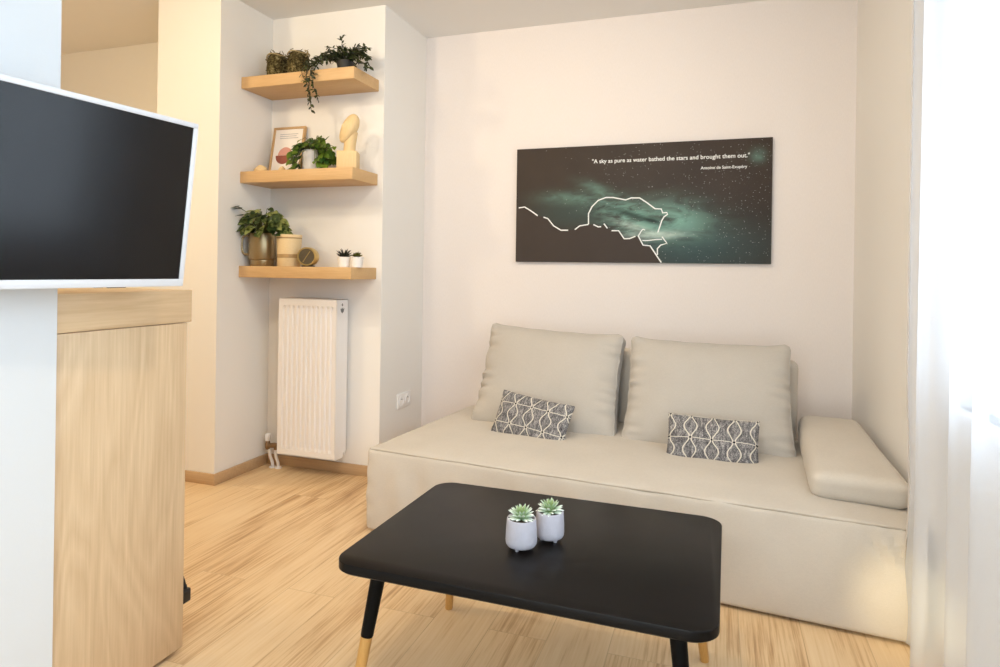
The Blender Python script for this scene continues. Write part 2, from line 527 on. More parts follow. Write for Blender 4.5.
def lathe(bm, prof, seg=40, mat=0, M4=None, wob=None):
    """prof: (r, z) from bottom to top; r == 0 closes"""
    rows = []
    for r, z in prof:
        if r <= 1e-6:
            co = Vector((0, 0, z))
            rows.append([bm.verts.new(M4 @ co if M4 else co)])
        else:
            row = []
            for k in range(seg):
                a = 2 * PI * k / seg
                rr = r if wob is None else r * wob(a, z)
                co = Vector((rr * math.cos(a), rr * math.sin(a), z))
                row.append(bm.verts.new(M4 @ co if M4 else co))
            rows.append(row)
    for a, b in zip(rows, rows[1:]):
        n = max(len(a), len(b))
        for k in range(n):
            k2 = (k + 1) % n
            if len(a) == 1 and len(b) == 1:
                continue
            if len(a) == 1:
                f = bm.faces.new([a[0], b[k2], b[k]])
            elif len(b) == 1:
                f = bm.faces.new([a[k], a[k2], b[0]])
            else:
                f = bm.faces.new([a[k], a[k2], b[k2], b[k]])
            f.material_index = mat

def tube(bm, pts, r, seg=8, mat=0, closed=False, cap=True):
    pts = [Vector(p) for p in pts]
    n = len(pts)
    rad = r if isinstance(r, (list, tuple)) else [r] * n
    rings = []
    up = Vector((0, 0, 1))
    prev = None
    for i, p in enumerate(pts):
        if closed:
            d = pts[(i + 1) % n] - pts[i - 1]
        else:
            d = pts[min(i + 1, n - 1)] - pts[max(i - 1, 0)]
        d.normalize()
        if prev is None:
            x = d.cross(up)
            if x.length < 1e-3:
                x = d.cross(Vector((1, 0, 0)))
        else:
            x = prev - d * prev.dot(d)
            if x.length < 1e-5:
                x = d.cross(up)
        x.normalize()
        prev = x
        y = d.cross(x)
        rings.append([bm.verts.new(p + (x * math.cos(2 * PI * k / seg) + y * math.sin(2 * PI * k / seg)) * rad[i]) for k in range(seg)])
    m = n if closed else n - 1
    for i in range(m):
        a, b = rings[i], rings[(i + 1) % n]
        for k in range(seg):
            f = bm.faces.new([a[k], a[(k + 1) % seg], b[(k + 1) % seg], b[k]])
            f.material_index = mat
    if cap and not closed:
        for rr in (rings[0], rings[-1]):
            f = bm.faces.new(rr)
            f.material_index = mat

def smooth_path(pts, n=6):
    """Catmull-Rom through the points"""
    P = [Vector(p) for p in pts]
    P = [2 * P[0] - P[1]] + P + [2 * P[-1] - P[-2]]
    out = []
    for i in range(1, len(P) - 2):
        a, b, c, d = P[i - 1:i + 3]
        for k in range(n):
            t = k / n
            out.append(0.5 * ((2 * b) + (c - a) * t + (2 * a - 5 * b + 4 * c - d) * t * t + (3 * b - a - 3 * c + d) * t ** 3))
    out.append(P[-2])
    return out

def grid_vals(half, r, n):
    """samples from -half to half, dense close to the rounded ends"""
    e = [half - r + r * math.sin(k / 6 * PI / 2) for k in range(1, 7)]
    inner = [-(half - r) + 2 * (half - r) * k / n for k in range(n + 1)]
    return [-x for x in reversed(e)] + inner + e

def rbox(dims, r, n, fn=None, bm=None):
    """box with rounded edges and a dense even grid, centred on the origin; fn moves each vertex"""
    bm = bm or bmesh.new()
    h = [d / 2 for d in dims]
    r = min(r, min(h) * 0.98)
    g = [grid_vals(h[i], r, n[i]) for i in range(3)]
    cache = {}
    def V(p):
        key = tuple(round(c, 6) for c in p)
        if key in cache:
            return cache[key]
        q = Vector([max(-(h[i] - r), min(h[i] - r, p[i])) for i in range(3)])
        d = Vector(p) - q
        # each surface point is pushed on to the rounded edge
        co = q + d.normalized() * r if d.length > 1e-9 else Vector(p)
        if fn:
            co = Vector(fn(co))
        cache[key] = bm.verts.new(co)
        return cache[key]
    for ax in range(3):
        a, b = [(1, 2), (0, 2), (0, 1)][ax]
        for sgn in (-1, 1):
            for i in range(len(g[a]) - 1):
                for j in range(len(g[b]) - 1):
                    q = []
                    for (di, dj) in ((0, 0), (1, 0), (1, 1), (0, 1)):
                        p = [0, 0, 0]
                        p[ax] = sgn * h[ax]
                        p[a] = g[a][i + di]
                        p[b] = g[b][j + dj]
                        q.append(V(p))
                    q2 = []
                    for v in q:
                        if v not in q2:
                            q2.append(v)
                    if len(q2) >= 3:
                        try:
                            bm.faces.new(q2)
                        except ValueError:
                            pass
    return bm

def prism(bm, poly, axis, lo, hi, mat=0):
    """extrude a 2-D polygon along an axis"""
    def co(p, t):
        if axis == 'X': return (t, p[0], p[1])
        if axis == 'Y': return (p[0], t, p[1])
        return (p[0], p[1], t)
    a = [bm.verts.new(co(p, lo)) for p in poly]
    b = [bm.verts.new(co(p, hi)) for p in poly]
    n = len(poly)
    fs = [bm.faces.new(a), bm.faces.new(list(reversed(b)))]
    for i in range(n):
        fs.append(bm.faces.new([a[i], b[i], b[(i + 1) % n], a[(i + 1) % n]]))
    for f in fs:
        f.material_index = mat

def rounded_rect(w, d, r, n=8):
    pts = []
    for cx, cy, a0 in ((w - r, d - r, 0), (r, d - r, 90), (r, r, 180), (w - r, r, 270)):
        for k in range(n + 1):
            a = R(a0 + 90 * k / n)
            pts.append((cx + r * math.cos(a), cy + r * math.sin(a)))
    return pts

def nz(p, s, seed=0.0):
    return noise.noise(Vector((p[0] * s + seed, p[1] * s - seed, p[2] * s + 2 * seed)))

# ------------------------------------------------------------------ the setting
X0, Y0 = -3.6, -5.2
struct(boxes('floor', [((X0 - .1, Y0 - .1, -0.1), (W + .15, 0.1, 0.0))], M['floor']))
struct(boxes('ceiling', [((X0 - .1, Y0 - .1, H), (W + .15, 0.1, H + .1))], M['ceil']))
struct(boxes('wall_back', [((0.0, 0.0, 0.0), (W + .15, 0.1, H))], M['back']))
struct(boxes('wall_recess', [((CA, -CD, 0.0), (0.0, 0.1, H))], M['wall']))
struct(boxes('wall_column', [((PX, -PD, 0.0), (CA, 0.1, H))], M['wall']))
struct(boxes('wall_corridor', [((X0 - .1, -0.43, 0.0), (PX, 0.1, H))], M['wall']))
struct(boxes('wall_left', [((X0 - .1, Y0, 0.0), (X0, -0.43, H))], M['wall']))
VX0, VX1, VZ0, VZ1 = 0.55, 2.15, 0.35, 2.35  # opening for an unseen rear window, added to give frontal fill light
struct(boxes('wall_rear', [((X0 - .1, Y0 - .1, 0.0), (VX0, Y0, H)), ((VX1, Y0 - .1, 0.0), (W + .15, Y0, H)),
                           ((VX0, Y0 - .1, 0.0), (VX1, Y0, VZ0)), ((VX0, Y0 - .1, VZ1), (VX1, Y0, H))], M['wall']))
vm = (VX0 + VX1) / 2
wv = [((a, Y0 - .08, VZ0), (b, Y0 - .03, VZ1)) for a, b in ((VX0, VX0 + .06), (VX1 - .06, VX1), (vm - .04, vm + .04))]
wv += [((VX0, Y0 - .08, a), (VX1, Y0 - .03, b)) for a, b in ((VZ0, VZ0 + .06), (VZ1 - .06, VZ1))]
fill_win = struct(boxes('added_rear_window', wv, M['white_plastic'], bevel=0.005))
for a, b in ((VX0 + .05, vm - .03), (vm + .03, VX1 - .05)):
    boxes('pane', [((a, Y0 - .058, VZ0 + .05), (b, Y0 - .052, VZ1 - .05))], M['glass'], fill_win)
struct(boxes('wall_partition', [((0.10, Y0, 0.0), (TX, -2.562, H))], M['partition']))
WY0, WY1, WZ0, WZ1 = -4.5, -1.52, 0.78, 2.38
struct(boxes('wall_right', [((W, WY1, 0), (W + .15, 0.0, H)), ((W, Y0, 0), (W + .15, WY0, H)),
                            ((W, WY0, 0), (W + .15, WY1, WZ0)), ((W, WY0, WZ1), (W + .15, WY1, H))], M['wall']))
wf = []
x0, x1 = W + .05, W + .11
ym = (WY0 + WY1) / 2
for a, b in ((WY0, WY0 + .07), (WY1 - .07, WY1), (ym - .05, ym + .05)):
    wf.append(((x0, a, WZ0), (x1, b, WZ1)))
for a, b in ((WZ0, WZ0 + .07), (WZ1 - .07, WZ1)):
    wf.append(((x0, WY0, a), (x1, WY1, b)))
win = struct(boxes('window_1', wf, M['white_plastic'], bevel=0.006))
boxes('pane', [((W + .075, WY0 + .06, WZ0 + .06), (W + .081, ym - .04, WZ1 - .06))], M['glass'], win)
boxes('pane', [((W + .075, ym + .04, WZ0 + .06), (W + .081, WY1 - .06, WZ1 - .06))], M['glass'], win)
boxes('sill', [((W - .03, WY0 - .03, WZ0 - .03), (W + .05, WY1 + .03, WZ0))], M['white_plastic'], win, bevel=0.004)
BH, BT = 0.058, 0.014
def skirting(name, lo, hi):
    bm = bmesh.new()
    box(bm, lo, hi, 0.003, 2)
    return struct(obj(name, bm, M['base']))
skirting('baseboard_recess', (CA, -CD - BT, 0), (BT, -CD, BH))
skirting('baseboard_chimney', (0.0, -CD - BT, 0), (BT, -0.001, BH))
skirting('baseboard_recess_side', (CA, -PD - BT, 0), (CA + BT, -CD - BT, BH))
skirting('baseboard_column', (PX - BT, -PD - BT, 0), (CA, -PD, BH))
skirting('baseboard_back', (BT, -BT, 0), (W, 0, BH))
skirting('baseboard_right', (W - BT, Y0, 0), (W, -BT, BH))
skirting('baseboard_corridor', (X0, -0.43 - BT, 0), (PX - BT, -0.43, BH))

# ------------------------------------------------------------------ sofa
SO = Matrix.Translation((0.270, -1.180, 0)) @ Matrix.Rotation(R(-5.36), 4, 'Z')
sofa = thing('sofa', 'long low beige linen sofa standing along the back wall under the dark picture', 'sofa', matrix=SO)
SL, SD, SH = 2.118, 1.03, 0.352
def base_fn(c):
    x, y, z = c
    u = x / (SL / 2); v = y / (SD / 2); w = z / (SH / 2)
    # soft crowned top, slack side covers
    if w > 0:
        z += 0.020 * (1 - u ** 4) * (1 - v ** 4) * w
    edge = max(0.0, 1 - w * w)
    y -= 0.010 * edge * (1 if v < -0.9 else 0) + 0.010 * (1 - w) / 2 * (1 if v < -0.9 else 0)
    p = (x * 1.0, y * 1.0, z)
    y += 0.015 * nz((x * 1.6, 0, z * 0.5), 6, 3) * (1 - w * w) * (1 if v < -0.8 else 0)
    z += 0.006 * nz((x * 1.3, y, 0), 6, 1) * (1 if w > 0.8 else 0)
    # creased front corner next to the window
    du = (u - 0.94) / 0.10; dw = (w - 0.60) / 0.34
    if v < -0.8:
        k = math.exp(-du * du - dw * dw)
        y += 0.015 * k * math.sin((x * 1.0 + z * 0.55) * 92)
        k2 = math.exp(-((u + 0.985) / .02) ** 2)
        y += 0.003 * k2 * math.sin(z * 70)
    if u < -0.9 and v < -0.55:
        x += 0.0022 * math.sin(z * 42) * (1 - w * w)
    # the back right corner is pressed in by the wall
    if u > 0:
        x -= u * 0.078 * max(0, (v + 0.75) / 1.75)
    if u < 0:
        x += 0.036 * u * u
    return (x + SL / 2, y + SD / 2, z + SH / 2 + 0.008)
obj('base', rbox((SL, SD, SH), 0.018, (110, 40, 22), base_fn), M['sofa'], sofa)
# sewn seam around the top edge
def seam_path():
    zt = 0.3555
    xl, xr, yf, q = 0.040, SL - 0.004, 0.0045, 0.016
    pts = [(xl + 0.002, SD - 0.02 - (SD - 0.02 - yf - q) * k / 12, zt) for k in range(12)]
    for k in range(5):
        a = R(180 + 90 * k / 4)
        pts.append((xl + q + q * math.cos(a), yf + q + q * math.sin(a), zt))
    for k in range(1, 48):
        pts.append((xl + q + (xr - xl - 2 * q) * k / 48, yf + 0.0004 * math.sin(k * 1.3), zt + 0.0008 * math.sin(k * .7)))
    for k in range(5):
        a = R(270 + 90 * k / 4)
        pts.append((xr - q + q * math.cos(a), yf + q + q * math.sin(a), zt))
    return pts
bm = bmesh.new()
tube(bm, seam_path(), 0.0030, 6)
obj('piping', bm, M['piping'], sofa)
for x, y in ((0.10, 0.10), (SL - 0.12, 0.10), (0.10, SD - 0.1), (SL - 0.22, SD - 0.1)):
    bm = bmesh.new()
    lathe(bm, [(0, 0), (0.026, 0), (0.028, 0.03), (0, 0.03)], 16)
    obj('leg', bm, M['dark_foot'], sofa, loc=(x, y, 0))
def soft_fn(dims, puff, cen, seed, amp=0.004):
    h = [d / 2 for d in dims]
    def f(c):
        u, v, w = (c[i] / h[i] for i in range(3))
        p = Vector(c)
        p.x += puff[0] * u * (1 - v * v) * (1 - w * w)
        p.y += puff[1] * v * (1 - u * u) * (1 - w * w)
        p.z += puff[2] * w * (1 - v * v) * (1 - u * u)
        n = Vector((u ** 5, v ** 5, w ** 5))
        p += n * amp * nz(c, 9, seed)
        return p + Vector(cen)
    return f
# low back rest behind the loose cushions
BW = 1.50
bd = (BW, 0.125, 0.385)
obj('backrest', rbox(bd, 0.035, (30, 4, 10), soft_fn(bd, (0.0, 0.01, 0.008), (0.262 + BW / 2, SD - 0.026, 0.355 + bd[2] / 2), 4)), M['sofa'], sofa)
# wedge shaped arm pad at the window end
AL, AW = 0.80, 0.295
def arm_fn(c):
    x, y, z = c
    u, v, w = x / (AW / 2), y / (AL / 2), z / 0.06
    t = (v + 1) / 2                                     # 0 at the front, 1 at the wall
    hgt = 0.102 + 0.046 * t
    zz = (w + 1) / 2 * hgt + 0.010 * max(0, w) * (1 - u * u) * (1 - v ** 4)
    xx = x * (1 + 0.02 * (1 - w * w)) + 0.004 * nz((x, y, z), 8, 2)
    left = 1.794 - 0.030 * t
    right = 2.100 - 0.088 * t
    X = left + (right - left) * (xx / AW + 0.5)
    Y = 0.152 + (y + AL / 2) - 0.010 * w * (v < -0.8) + 0.02 * (1 - w) * 0.0
    return (X, Y, 0.358 + zz)
obj('armrest', rbox((AW, AL, 0.12), 0.040, (14, 30, 5), arm_fn), M['sofa'], sofa)

def leaning(local_bl, local_br, z0, lean, roll, dims):
    """matrix in the room for a cushion whose front lower edge runs bl -> br (sofa frame)"""
    bl = Vector((*local_bl, z0)); br = Vector((*local_br, z0))
    X = (br - bl).normalized()
    back = Vector((0, 0, 1)).cross(X)
    up = (Vector((0, 0, 1)) * math.cos(R(lean)) + back * math.sin(R(lean)))
    yb = up.cross(X)
    rot = Matrix((X, yb, up)).transposed().to_4x4()
    mid = (bl + br) / 2
    c = mid + up * dims[2] / 2 + yb * dims[1] / 2
    return SO @ Matrix.Translation(c) @ rot @ Matrix.Rotation(R(roll), 4, 'Y')

def back_cushion(label, bl, br, roll, seed, lean, height, thick, skew):
    w = (Vector(br) - Vector(bl)).length
    dims = (w, thick, height)
    h = [d / 2 for d in dims]
    def f(c):
        u, v, w_ = (c[i] / h[i] for i in range(3))
        p = Vector(c)
        p.y *= 0.62
        p.y += 0.062 * v * (1 - u ** 4) * (1 - w_ ** 4)
        p.x += -0.012 * u * (1 - w_ * w_) + 0.006 * u * (w_ < 0) * w_ * w_
        p.z += -0.010 * w_ * (1 - u * u) * (1 if w_ > 0 else -0.6)
        # narrower, softer top than bottom
        p.x *= 1 - 0.030 * (w_ + 1) / 2
        p.x += skew * w_
        # gathered creases along both side seams
        k = max(0.0, (abs(u) - 0.70) / 0.30) ** 1.3 * (0.35 + 0.9 * abs(nz((u, 0, w_ * 1.7), 2.3, seed)))
        p.y += (0.016 * k * math.sin(p.z * 88 + seed * 3 + 2.4 * math.sin(p.z * 23 + seed)) * (1 if v < 0 else 0.4)) * (1 - w_ ** 6)
        k2 = max(0.0, (abs(w_) - 0.8) / 0.2)
        p.y += 0.004 * k2 * math.sin(p.x * 38 + seed)
        p.y += 0.006 * nz(c, 5, seed) * (1 - u ** 6) * (1 - w_ ** 6)
        # sharp pulled out corners
        q = (abs(u) ** 10) * (abs(w_) ** 10)
        p.x += 0.012 * q * (1 if u > 0 else -1)
        p.z += 0.016 * q * (1 if w_ > 0 else -1) * (1 if w_ > 0 else 0.2)
        return p
    mw = leaning(bl, br, 0.362, lean, roll, dims)
    o = obj('back_cushion', rbox(dims, 0.034, (84, 6, 64), f), M['cushion'])
    o.matrix_world = mw
    tag(o, label, 'cushion', 'large back cushions of the sofa')
    bm = bmesh.new()
    ring = []
    e = 0.020
    for (a, b) in (((-1, -1), (1, -1)), ((1, -1), (1, 1)), ((1, 1), (-1, 1)), ((-1, 1), (-1, -1))):
        for k in range(26):
            t = k / 26
            u = a[0] + (b[0] - a[0]) * t; w_ = a[1] + (b[1] - a[1]) * t
            q = max(0, abs(u) - (1 - 0.07)) / 0.07 * max(0, abs(w_) - (1 - 0.1)) / 0.1
            c = Vector((u * (h[0] - 0.001), -h[1] + 0.026, w_ * (h[2] - 0.001)))
            if q > 0:
                c.x -= math.copysign(0.010 * q, u); c.z -= math.copysign(0.010 * q, w_)
            ring.append(f(c))
    tube(bm, ring, 0.0028, 6, closed=True)
    obj('piping', bm, M['cushion'], o)
    return o
back_cushion('big beige back cushion leaning behind the steeper patterned pillow, nearest the radiator', (0.211, 0.612), (0.971, 0.584), 2.0, 1.3, 24.0, 0.545, 0.150, -0.014)
back_cushion('big beige back cushion leaning beside the armrest, nearest the white curtain', (1.010, 0.586), (1.750, 0.612), 0.4, 5.1, 24.0, 0.524, 0.150, -0.006)

def lumbar(label, bl, br, roll, seed, lean, dz=0.0, pm='pillow', hh=0.212):
    w = (Vector(br) - Vector(bl)).length
    dims = (w, 0.085, hh)
    h = [d / 2 for d in dims]
    def f(c):
        u, v, w_ = (c[i] / h[i] for i in range(3))
        p = Vector(c)
        fall = (1 - abs(u) ** 3.0) * (1 - abs(w_) ** 2.6)
        p.y = v * h[1] * (0.10 + 0.90 * max(0.0, fall) ** 0.55)
        p.x *= 1 - 0.035 * (1 - w_ * w_)
        p.z *= 1 - 0.06 * (1 - u * u)
        p.y += 0.004 * nz(c, 14, seed)
        return p
    o = obj('lumbar_pillow', rbox(dims, 0.012, (36, 4, 22), f), M[pm])
    o.matrix_world = leaning(bl, br, 0.366 + dz, lean, roll, dims)
    tag(o, label, 'pillow', 'small patterned pillows on the sofa')
    bm = bmesh.new()
    ring = []
    for (a, b) in (((-1, -1), (1, -1)), ((1, -1), (1, 1)), ((1, 1), (-1, 1)), ((-1, 1), (-1, -1))):
        for k in range(20):
            t = k / 20
            u = a[0] + (b[0] - a[0]) * t; w_ = a[1] + (b[1] - a[1]) * t
            ring.append(f(Vector((u * h[0] * 0.997, 0, w_ * h[2] * 0.997))))
    tube(bm, ring, 0.003, 6, closed=True)
    obj('piping', bm, M[pm], o)
    return o
lumbar('small grey pillow with pale lattice pattern, tilted, against the back cushion nearest the radiator', (0.418, 0.424), (0.800, 0.392), 6.0, 1, 26, 0.004, 'pillow_shift')
lumbar('small grey pillow with pale lattice pattern, upright, against the back cushion by the armrest', (1.250, 0.402), (1.618, 0.424), 0.6, 2, 25, 0.0, 'pillow', 0.204)

# ------------------------------------------------------------------ coffee table
TM = Matrix.Translation((0.848, -2.298, 0)) @ Matrix.Rotation(R(-0.85), 4, 'Z')
TW, TD, TH = 0.916, 0.664, 0.42
table = thing('coffee_table', 'black rectangular coffee table with rounded corners and wood tipped legs', 'table', matrix=TM)
bm = bmesh.new()
th = 0.026
outline = rounded_rect(TW, TD, 0.060, 10)
prof = [(0.004, TH - th), (0.0, TH - th + 0.004), (0.0, TH - 0.0025), (0.0008, TH - 0.0008), (0.0025, TH)]
rings = []
cx, cy = TW / 2, TD / 2
for inset, z in prof:
    ring = []
    for (x, y) in outline:
        d = Vector((x - cx, y - cy))
        ring.append(bm.verts.new((cx + d.x * (1 - inset / (TW / 2)), cy + d.y * (1 - inset / (TD / 2)), z)))
    rings.append(ring)
for a, b in zip(rings, rings[1:]):
    for k in range(len(a)):
        bm.faces.new([a[k], a[(k + 1) % len(a)], b[(k + 1) % len(a)], b[k]])
bm.faces.new(rings[0]); bm.faces.new(rings[-1])
obj('tabletop', bm, M['table'], table, ang=30)
bm = bmesh.new()
box(bm, (0.14, 0.11, TH - th - 0.018), (TW - 0.14, TD - 0.11, TH - th), 0.003)
obj('underframe', bm, M['table_leg'], table)
for sx in (0, 1):
    for sy in (0, 1):
        fx = 0.046 if sx == 0 else TW - 0.043
        fy = 0.028 if sy == 0 else TD - 0.026
        tx = 0.092 if sx == 0 else TW - 0.090
        ty = 0.095 if sy == 0 else TD - 0.095
        a = Vector((fx, fy, 0.0)); b = Vector((tx, ty, TH - th))
        cut = 0.215 / (TH - th)
        c = a.lerp(b, cut)
        bm = bmesh.new()
        tube(bm, [c, c.lerp(b, .02), b.lerp(c, .02), b], [0.0150, 0.0162, 0.0195, 0.0195], 20)
        leg = obj('leg', bm, M['table_leg'], table)
        bm = bmesh.new()
        tube(bm, [a, a.lerp(c, .02), c], [0.0115, 0.0128, 0.0150], 20)
        tag(obj('wood_tip', bm, M['leg_wood'], leg), 'natural wood lower leg')

def rosette(bm, rings, seed):
    """thick pointed leaves round a centre"""
    rnd = random.Random(seed)
    for (count, length, width, elev, base_r, zb) in rings:
        for k in range(count):
            a = 2 * PI * (k + 0.5 * rnd.random()) / count + rnd.random() * .2 + count
            e = R(elev + rnd.uniform(-7, 7))
            L = length * rnd.uniform(.9, 1.1)
            d = Vector((math.cos(a) * math.cos(e), math.sin(a) * math.cos(e), math.sin(e)))
            side = Vector((-math.sin(a), math.cos(a), 0))
            up = d.cross(side) * -1
            o = Vector((math.cos(a) * base_r, math.sin(a) * base_r, zb))
            rows = []
            for t, w, th_ in ((0, .45, .28), (.25, .85, .34), (.5, 1.0, .32), (.75, .8, .24), (.92, .36, .12)):
                c = o + d * L * t + up * L * 0.16 * t * t
                hw = width * w / 2; ht = width * th_
                rows.append([bm.verts.new(c + side * (hw * math.cos(q)) + up * (ht * math.sin(q) - 0.0)) for q in (0, PI / 3, 2 * PI / 3, PI, 4 * PI / 3, 5 * PI / 3)])
            tip = bm.verts.new(o + d * L + up * L * 0.17)
            for r1, r2 in zip(rows, rows[1:]):
                for i in range(6):
                    bm.faces.new([r1[i], r1[(i + 1) % 6], r2[(i + 1) % 6], r2[i]])
            for i in range(6):
                bm.faces.new([rows[-1][i], rows[-1][(i + 1) % 6], tip])
            bm.faces.new(rows[0])

TABLE_LABELS = ('pale green succulent in a footed lilac grey pot nearer the table front edge',
                'pale green succulent in a footed lilac grey pot standing just behind its twin')
def table_succulent(label, x, y, s, h, seed):
    t = thing('potted_succulent', label, 'plant', (x, y, TH), R(seed * 37), 'succulents on the coffee table')
    bm = bmesh.new()
    lathe(bm, [(0, 0.005), (0.018 * s, 0.0052), (0.031 * s, 0.0062), (0.0375 * s, 0.0095), (0.0410 * s, 0.015), (0.0420 * s, 0.024),
               (0.0412 * s, h * 0.6), (0.0392 * s, h - 0.004), (0.0385 * s, h - 0.001), (0.0375 * s, h), (0.0350 * s, h - 0.001), (0.0340 * s, h - 0.010), (0, h - 0.011)], 40)
    obj('pot', bm, M['pot_concrete'], t)
    for k in range(3):
        a = 2 * PI * k / 3 + 0.5
        bm = bmesh.new()
        lathe(bm, [(0, 0), (0.0045, 0), (0.0065, 0.007), (0.006, 0.011), (0, 0.011)], 14)
        obj('foot', bm, M['pot_concrete'], t, loc=(0.024 * s * math.cos(a), 0.024 * s * math.sin(a), 0))
    bm = bmesh.new()
    rr = random.Random(seed)
    lathe(bm, [(0.0334 * s, h - 0.012), (0.024 * s, h - 0.006), (0.012 * s, h - 0.004), (0, h - 0.004)], 24)
    for k in range(46):
        a = rr.random() * 2 * PI; q = math.sqrt(rr.random()) * 0.030 * s
        mm = Matrix.Translation((q * math.cos(a), q * math.sin(a), h - 0.006)) @ Matrix.Scale(rr.uniform(.7, 1.2), 4)
        bmesh.ops.create_icosphere(bm, subdivisions=1, radius=0.0032, matrix=mm)
    obj('soil', bm, M['pebble'], t)
    bm = bmesh.new()
    rosette(bm, [(12, 0.033, 0.0095, 16, 0.004, 0.004), (12, 0.036, 0.0095, 38, 0.003, 0.006), (10, 0.036, 0.0085, 58, 0.002, 0.008), (6, 0.030, 0.007, 76, 0.001, 0.010)], seed)
    obj('foliage', bm, M['echeveria'], t, loc=(0, 0, h - 0.008))
    return t
table_succulent(TABLE_LABELS[0], 1.272, -2.056, 0.99, 0.080, 3)
table_succulent(TABLE_LABELS[1], 1.329, -1.977, 0.93, 0.078, 8)

# ------------------------------------------------------------------ picture on the back wall
PX0, PX1, PZ0, PZ1 = 0.613, 2.017, 1.202, 1.869
pic = thing('wall_picture', 'wide dark night sky print with white bear outline hanging above the sofa', 'picture', (0, 0, 0))
bm = bmesh.new()
box(bm, (PX0, -0.024, PZ0), (PX1, -0.002, PZ1), 0.0015, 2)
obj('canvas', bm, M['sky_print'], pic)
h1 = [(0.6293, 1.5212), (0.6651, 1.5258), (0.70, 1.505), (0.7458, 1.4732)]
h2 = [(0.7811, 1.4642), (0.8075, 1.4554), (0.8429, 1.4127), (0.8865, 1.3871), (0.9294, 1.3868)]
h3 = [(0.9686, 1.3899), (0.9971, 1.4114), (1.0474, 1.4192)]
h4 = [(1.0759, 1.4183), (1.1042, 1.4045), (1.1202, 1.406)]
h5 = [(1.1359, 1.4226), (1.1561, 1.3962)]
h6 = [(1.1801, 1.3825), (1.2195, 1.3823), (1.2514, 1.3364), (1.2825, 1.3379), (1.3133, 1.3504)]
h7 = [(1.3287, 1.3519), (1.3563, 1.3011), (1.3945, 1.2972), (1.4564, 1.2045)]
bear = [(1.0476, 1.421), (1.0468, 1.4812), (1.0664, 1.5209), (1.102, 1.5561), (1.1457, 1.5711), (1.1853, 1.5702), (1.2561, 1.5552),
        (1.287, 1.5655), (1.3333, 1.5645), (1.372, 1.5387), (1.4182, 1.5029), (1.4522, 1.5007), (1.46, 1.479), (1.4825, 1.4809),
        (1.4864, 1.4708), (1.4678, 1.458), (1.4553, 1.4365), (1.446, 1.4056), (1.4352, 1.3709)]
paw = [(1.4581, 1.3476), (1.4849, 1.3112), (1.4512, 1.3012), (1.4342, 1.2818), (1.4346, 1.2469)]
chin = [(1.3521, 1.3268), (1.3827, 1.3268), (1.4281, 1.3321), (1.4583, 1.3329)]
shin = [(1.3287, 1.3519), (1.3512, 1.3869), (1.366, 1.385)]
bm = bmesh.new()
top = [(PX0 + .002, 1.512)] + h1 + h2 + h3 + h4 + h5 + h6 + h7
zb = PZ0 + .001
top[-1] = (top[-1][0], zb + .0005)
rows = [[bm.verts.new((x, y, z)) for y, z in ((-0.0235, z_), (-0.0248, z_), (-0.0248, zb), (-0.0235, zb))] for x, z_ in top]
for a, b in zip(rows, rows[1:]):
    for k in range(3):
        bm.faces.new([a[k], b[k], b[k + 1], a[k + 1]])
tag(obj('mountain_print', bm, M['hill'], pic, smooth=False), 'plain dark brown mountain slope')
def ribbon(bm, pts, w, smooth=True):
    P = smooth_path([(x, -0.0254, z) for x, z in pts], 5) if smooth and len(pts) > 2 else [Vector((x, -0.0254, z)) for x, z in pts]
    l, r = [], []
    for i, p in enumerate(P):
        d = P[min(i + 1, len(P) - 1)] - P[max(i - 1, 0)]
        d.normalize()
        n = Vector((-d.z, 0, d.x)) * w / 2
        l.append(bm.verts.new(p + n)); r.append(bm.verts.new(p - n))
    for i in range(len(P) - 1):
        bm.faces.new([l[i], l[i + 1], r[i + 1], r[i]])
bm = bmesh.new()
for pts in (h1, h2, h3, h4, h5, h6, h7):
    ribbon(bm, pts, 0.0068, False)
tag(obj('ridge_line', bm, M['white_line'], pic, smooth=False), 'broken white line along the mountain ridge')
bm = bmesh.new()
for pts in (bear, paw):
    ribbon(bm, pts, 0.0068, False)
for pts in (chin, shin):
    ribbon(bm, pts, 0.0055)
tag(obj('bear_outline', bm, M['white_line'], pic, smooth=False), 'white outline of a bear')
def lettering(name, text, x0, x1, z, parent, rotx=90):
    cu = bpy.data.curves.new(name, 'FONT')
    cu.body = text
    cu.size = 0.05
    cu.offset = 0.0006
    tmp = bpy.data.objects.new(name, cu)
    COL.objects.link(tmp)
    bpy.context.view_layer.update()
    dg = bpy.context.evaluated_depsgraph_get()
    me = bpy.data.meshes.new_from_object(tmp.evaluated_get(dg))
    bpy.data.objects.remove(tmp)
    xs = [v.co.x for v in me.vertices]
    s = (x1 - x0) / (max(xs) - min(xs))
    mn = min(xs)
    for v in me.vertices:
        v.co = Vector(((v.co.x - mn) * s, 0, v.co.y * s))
    me.materials.clear()
    me.materials.append(M['white_line'])
    o = bpy.data.objects.new(name, me)
    o.location = (x0, -0.0252, z)
    return link(o, parent)
tag(lettering('lettering', '"A sky as pure as water bathed the stars and brought them out."', 1.063, 1.905, 1.768, pic), 'white quotation in one line')
tag(lettering('lettering', 'Antoine de Saint-Exup\u00e9ry', 1.657, 1.893, 1.712, pic), 'small white author line')

# ------------------------------------------------------------------ television
hd = Vector((math.sin(R(5.545)), math.cos(R(5.545)), 0))       # along the lower edge, away from the camera
Bc = Vector((0.420, -2.341, 1.094))
up = Vector((0.050, -0.005, 0.420)); up = (up - hd * up.dot(hd)).normalized()
nrm = hd.cross(up).normalized()                                  # screen side
TVW, TVH = 0.735, 0.4245
tvm = Matrix((-hd, nrm, up)).transposed().to_4x4()
tvm = Matrix.Translation(Bc) @ tvm
tv = thing('television', 'flat white framed television tilted down on the partition wall, switched off', 'television', matrix=tvm)
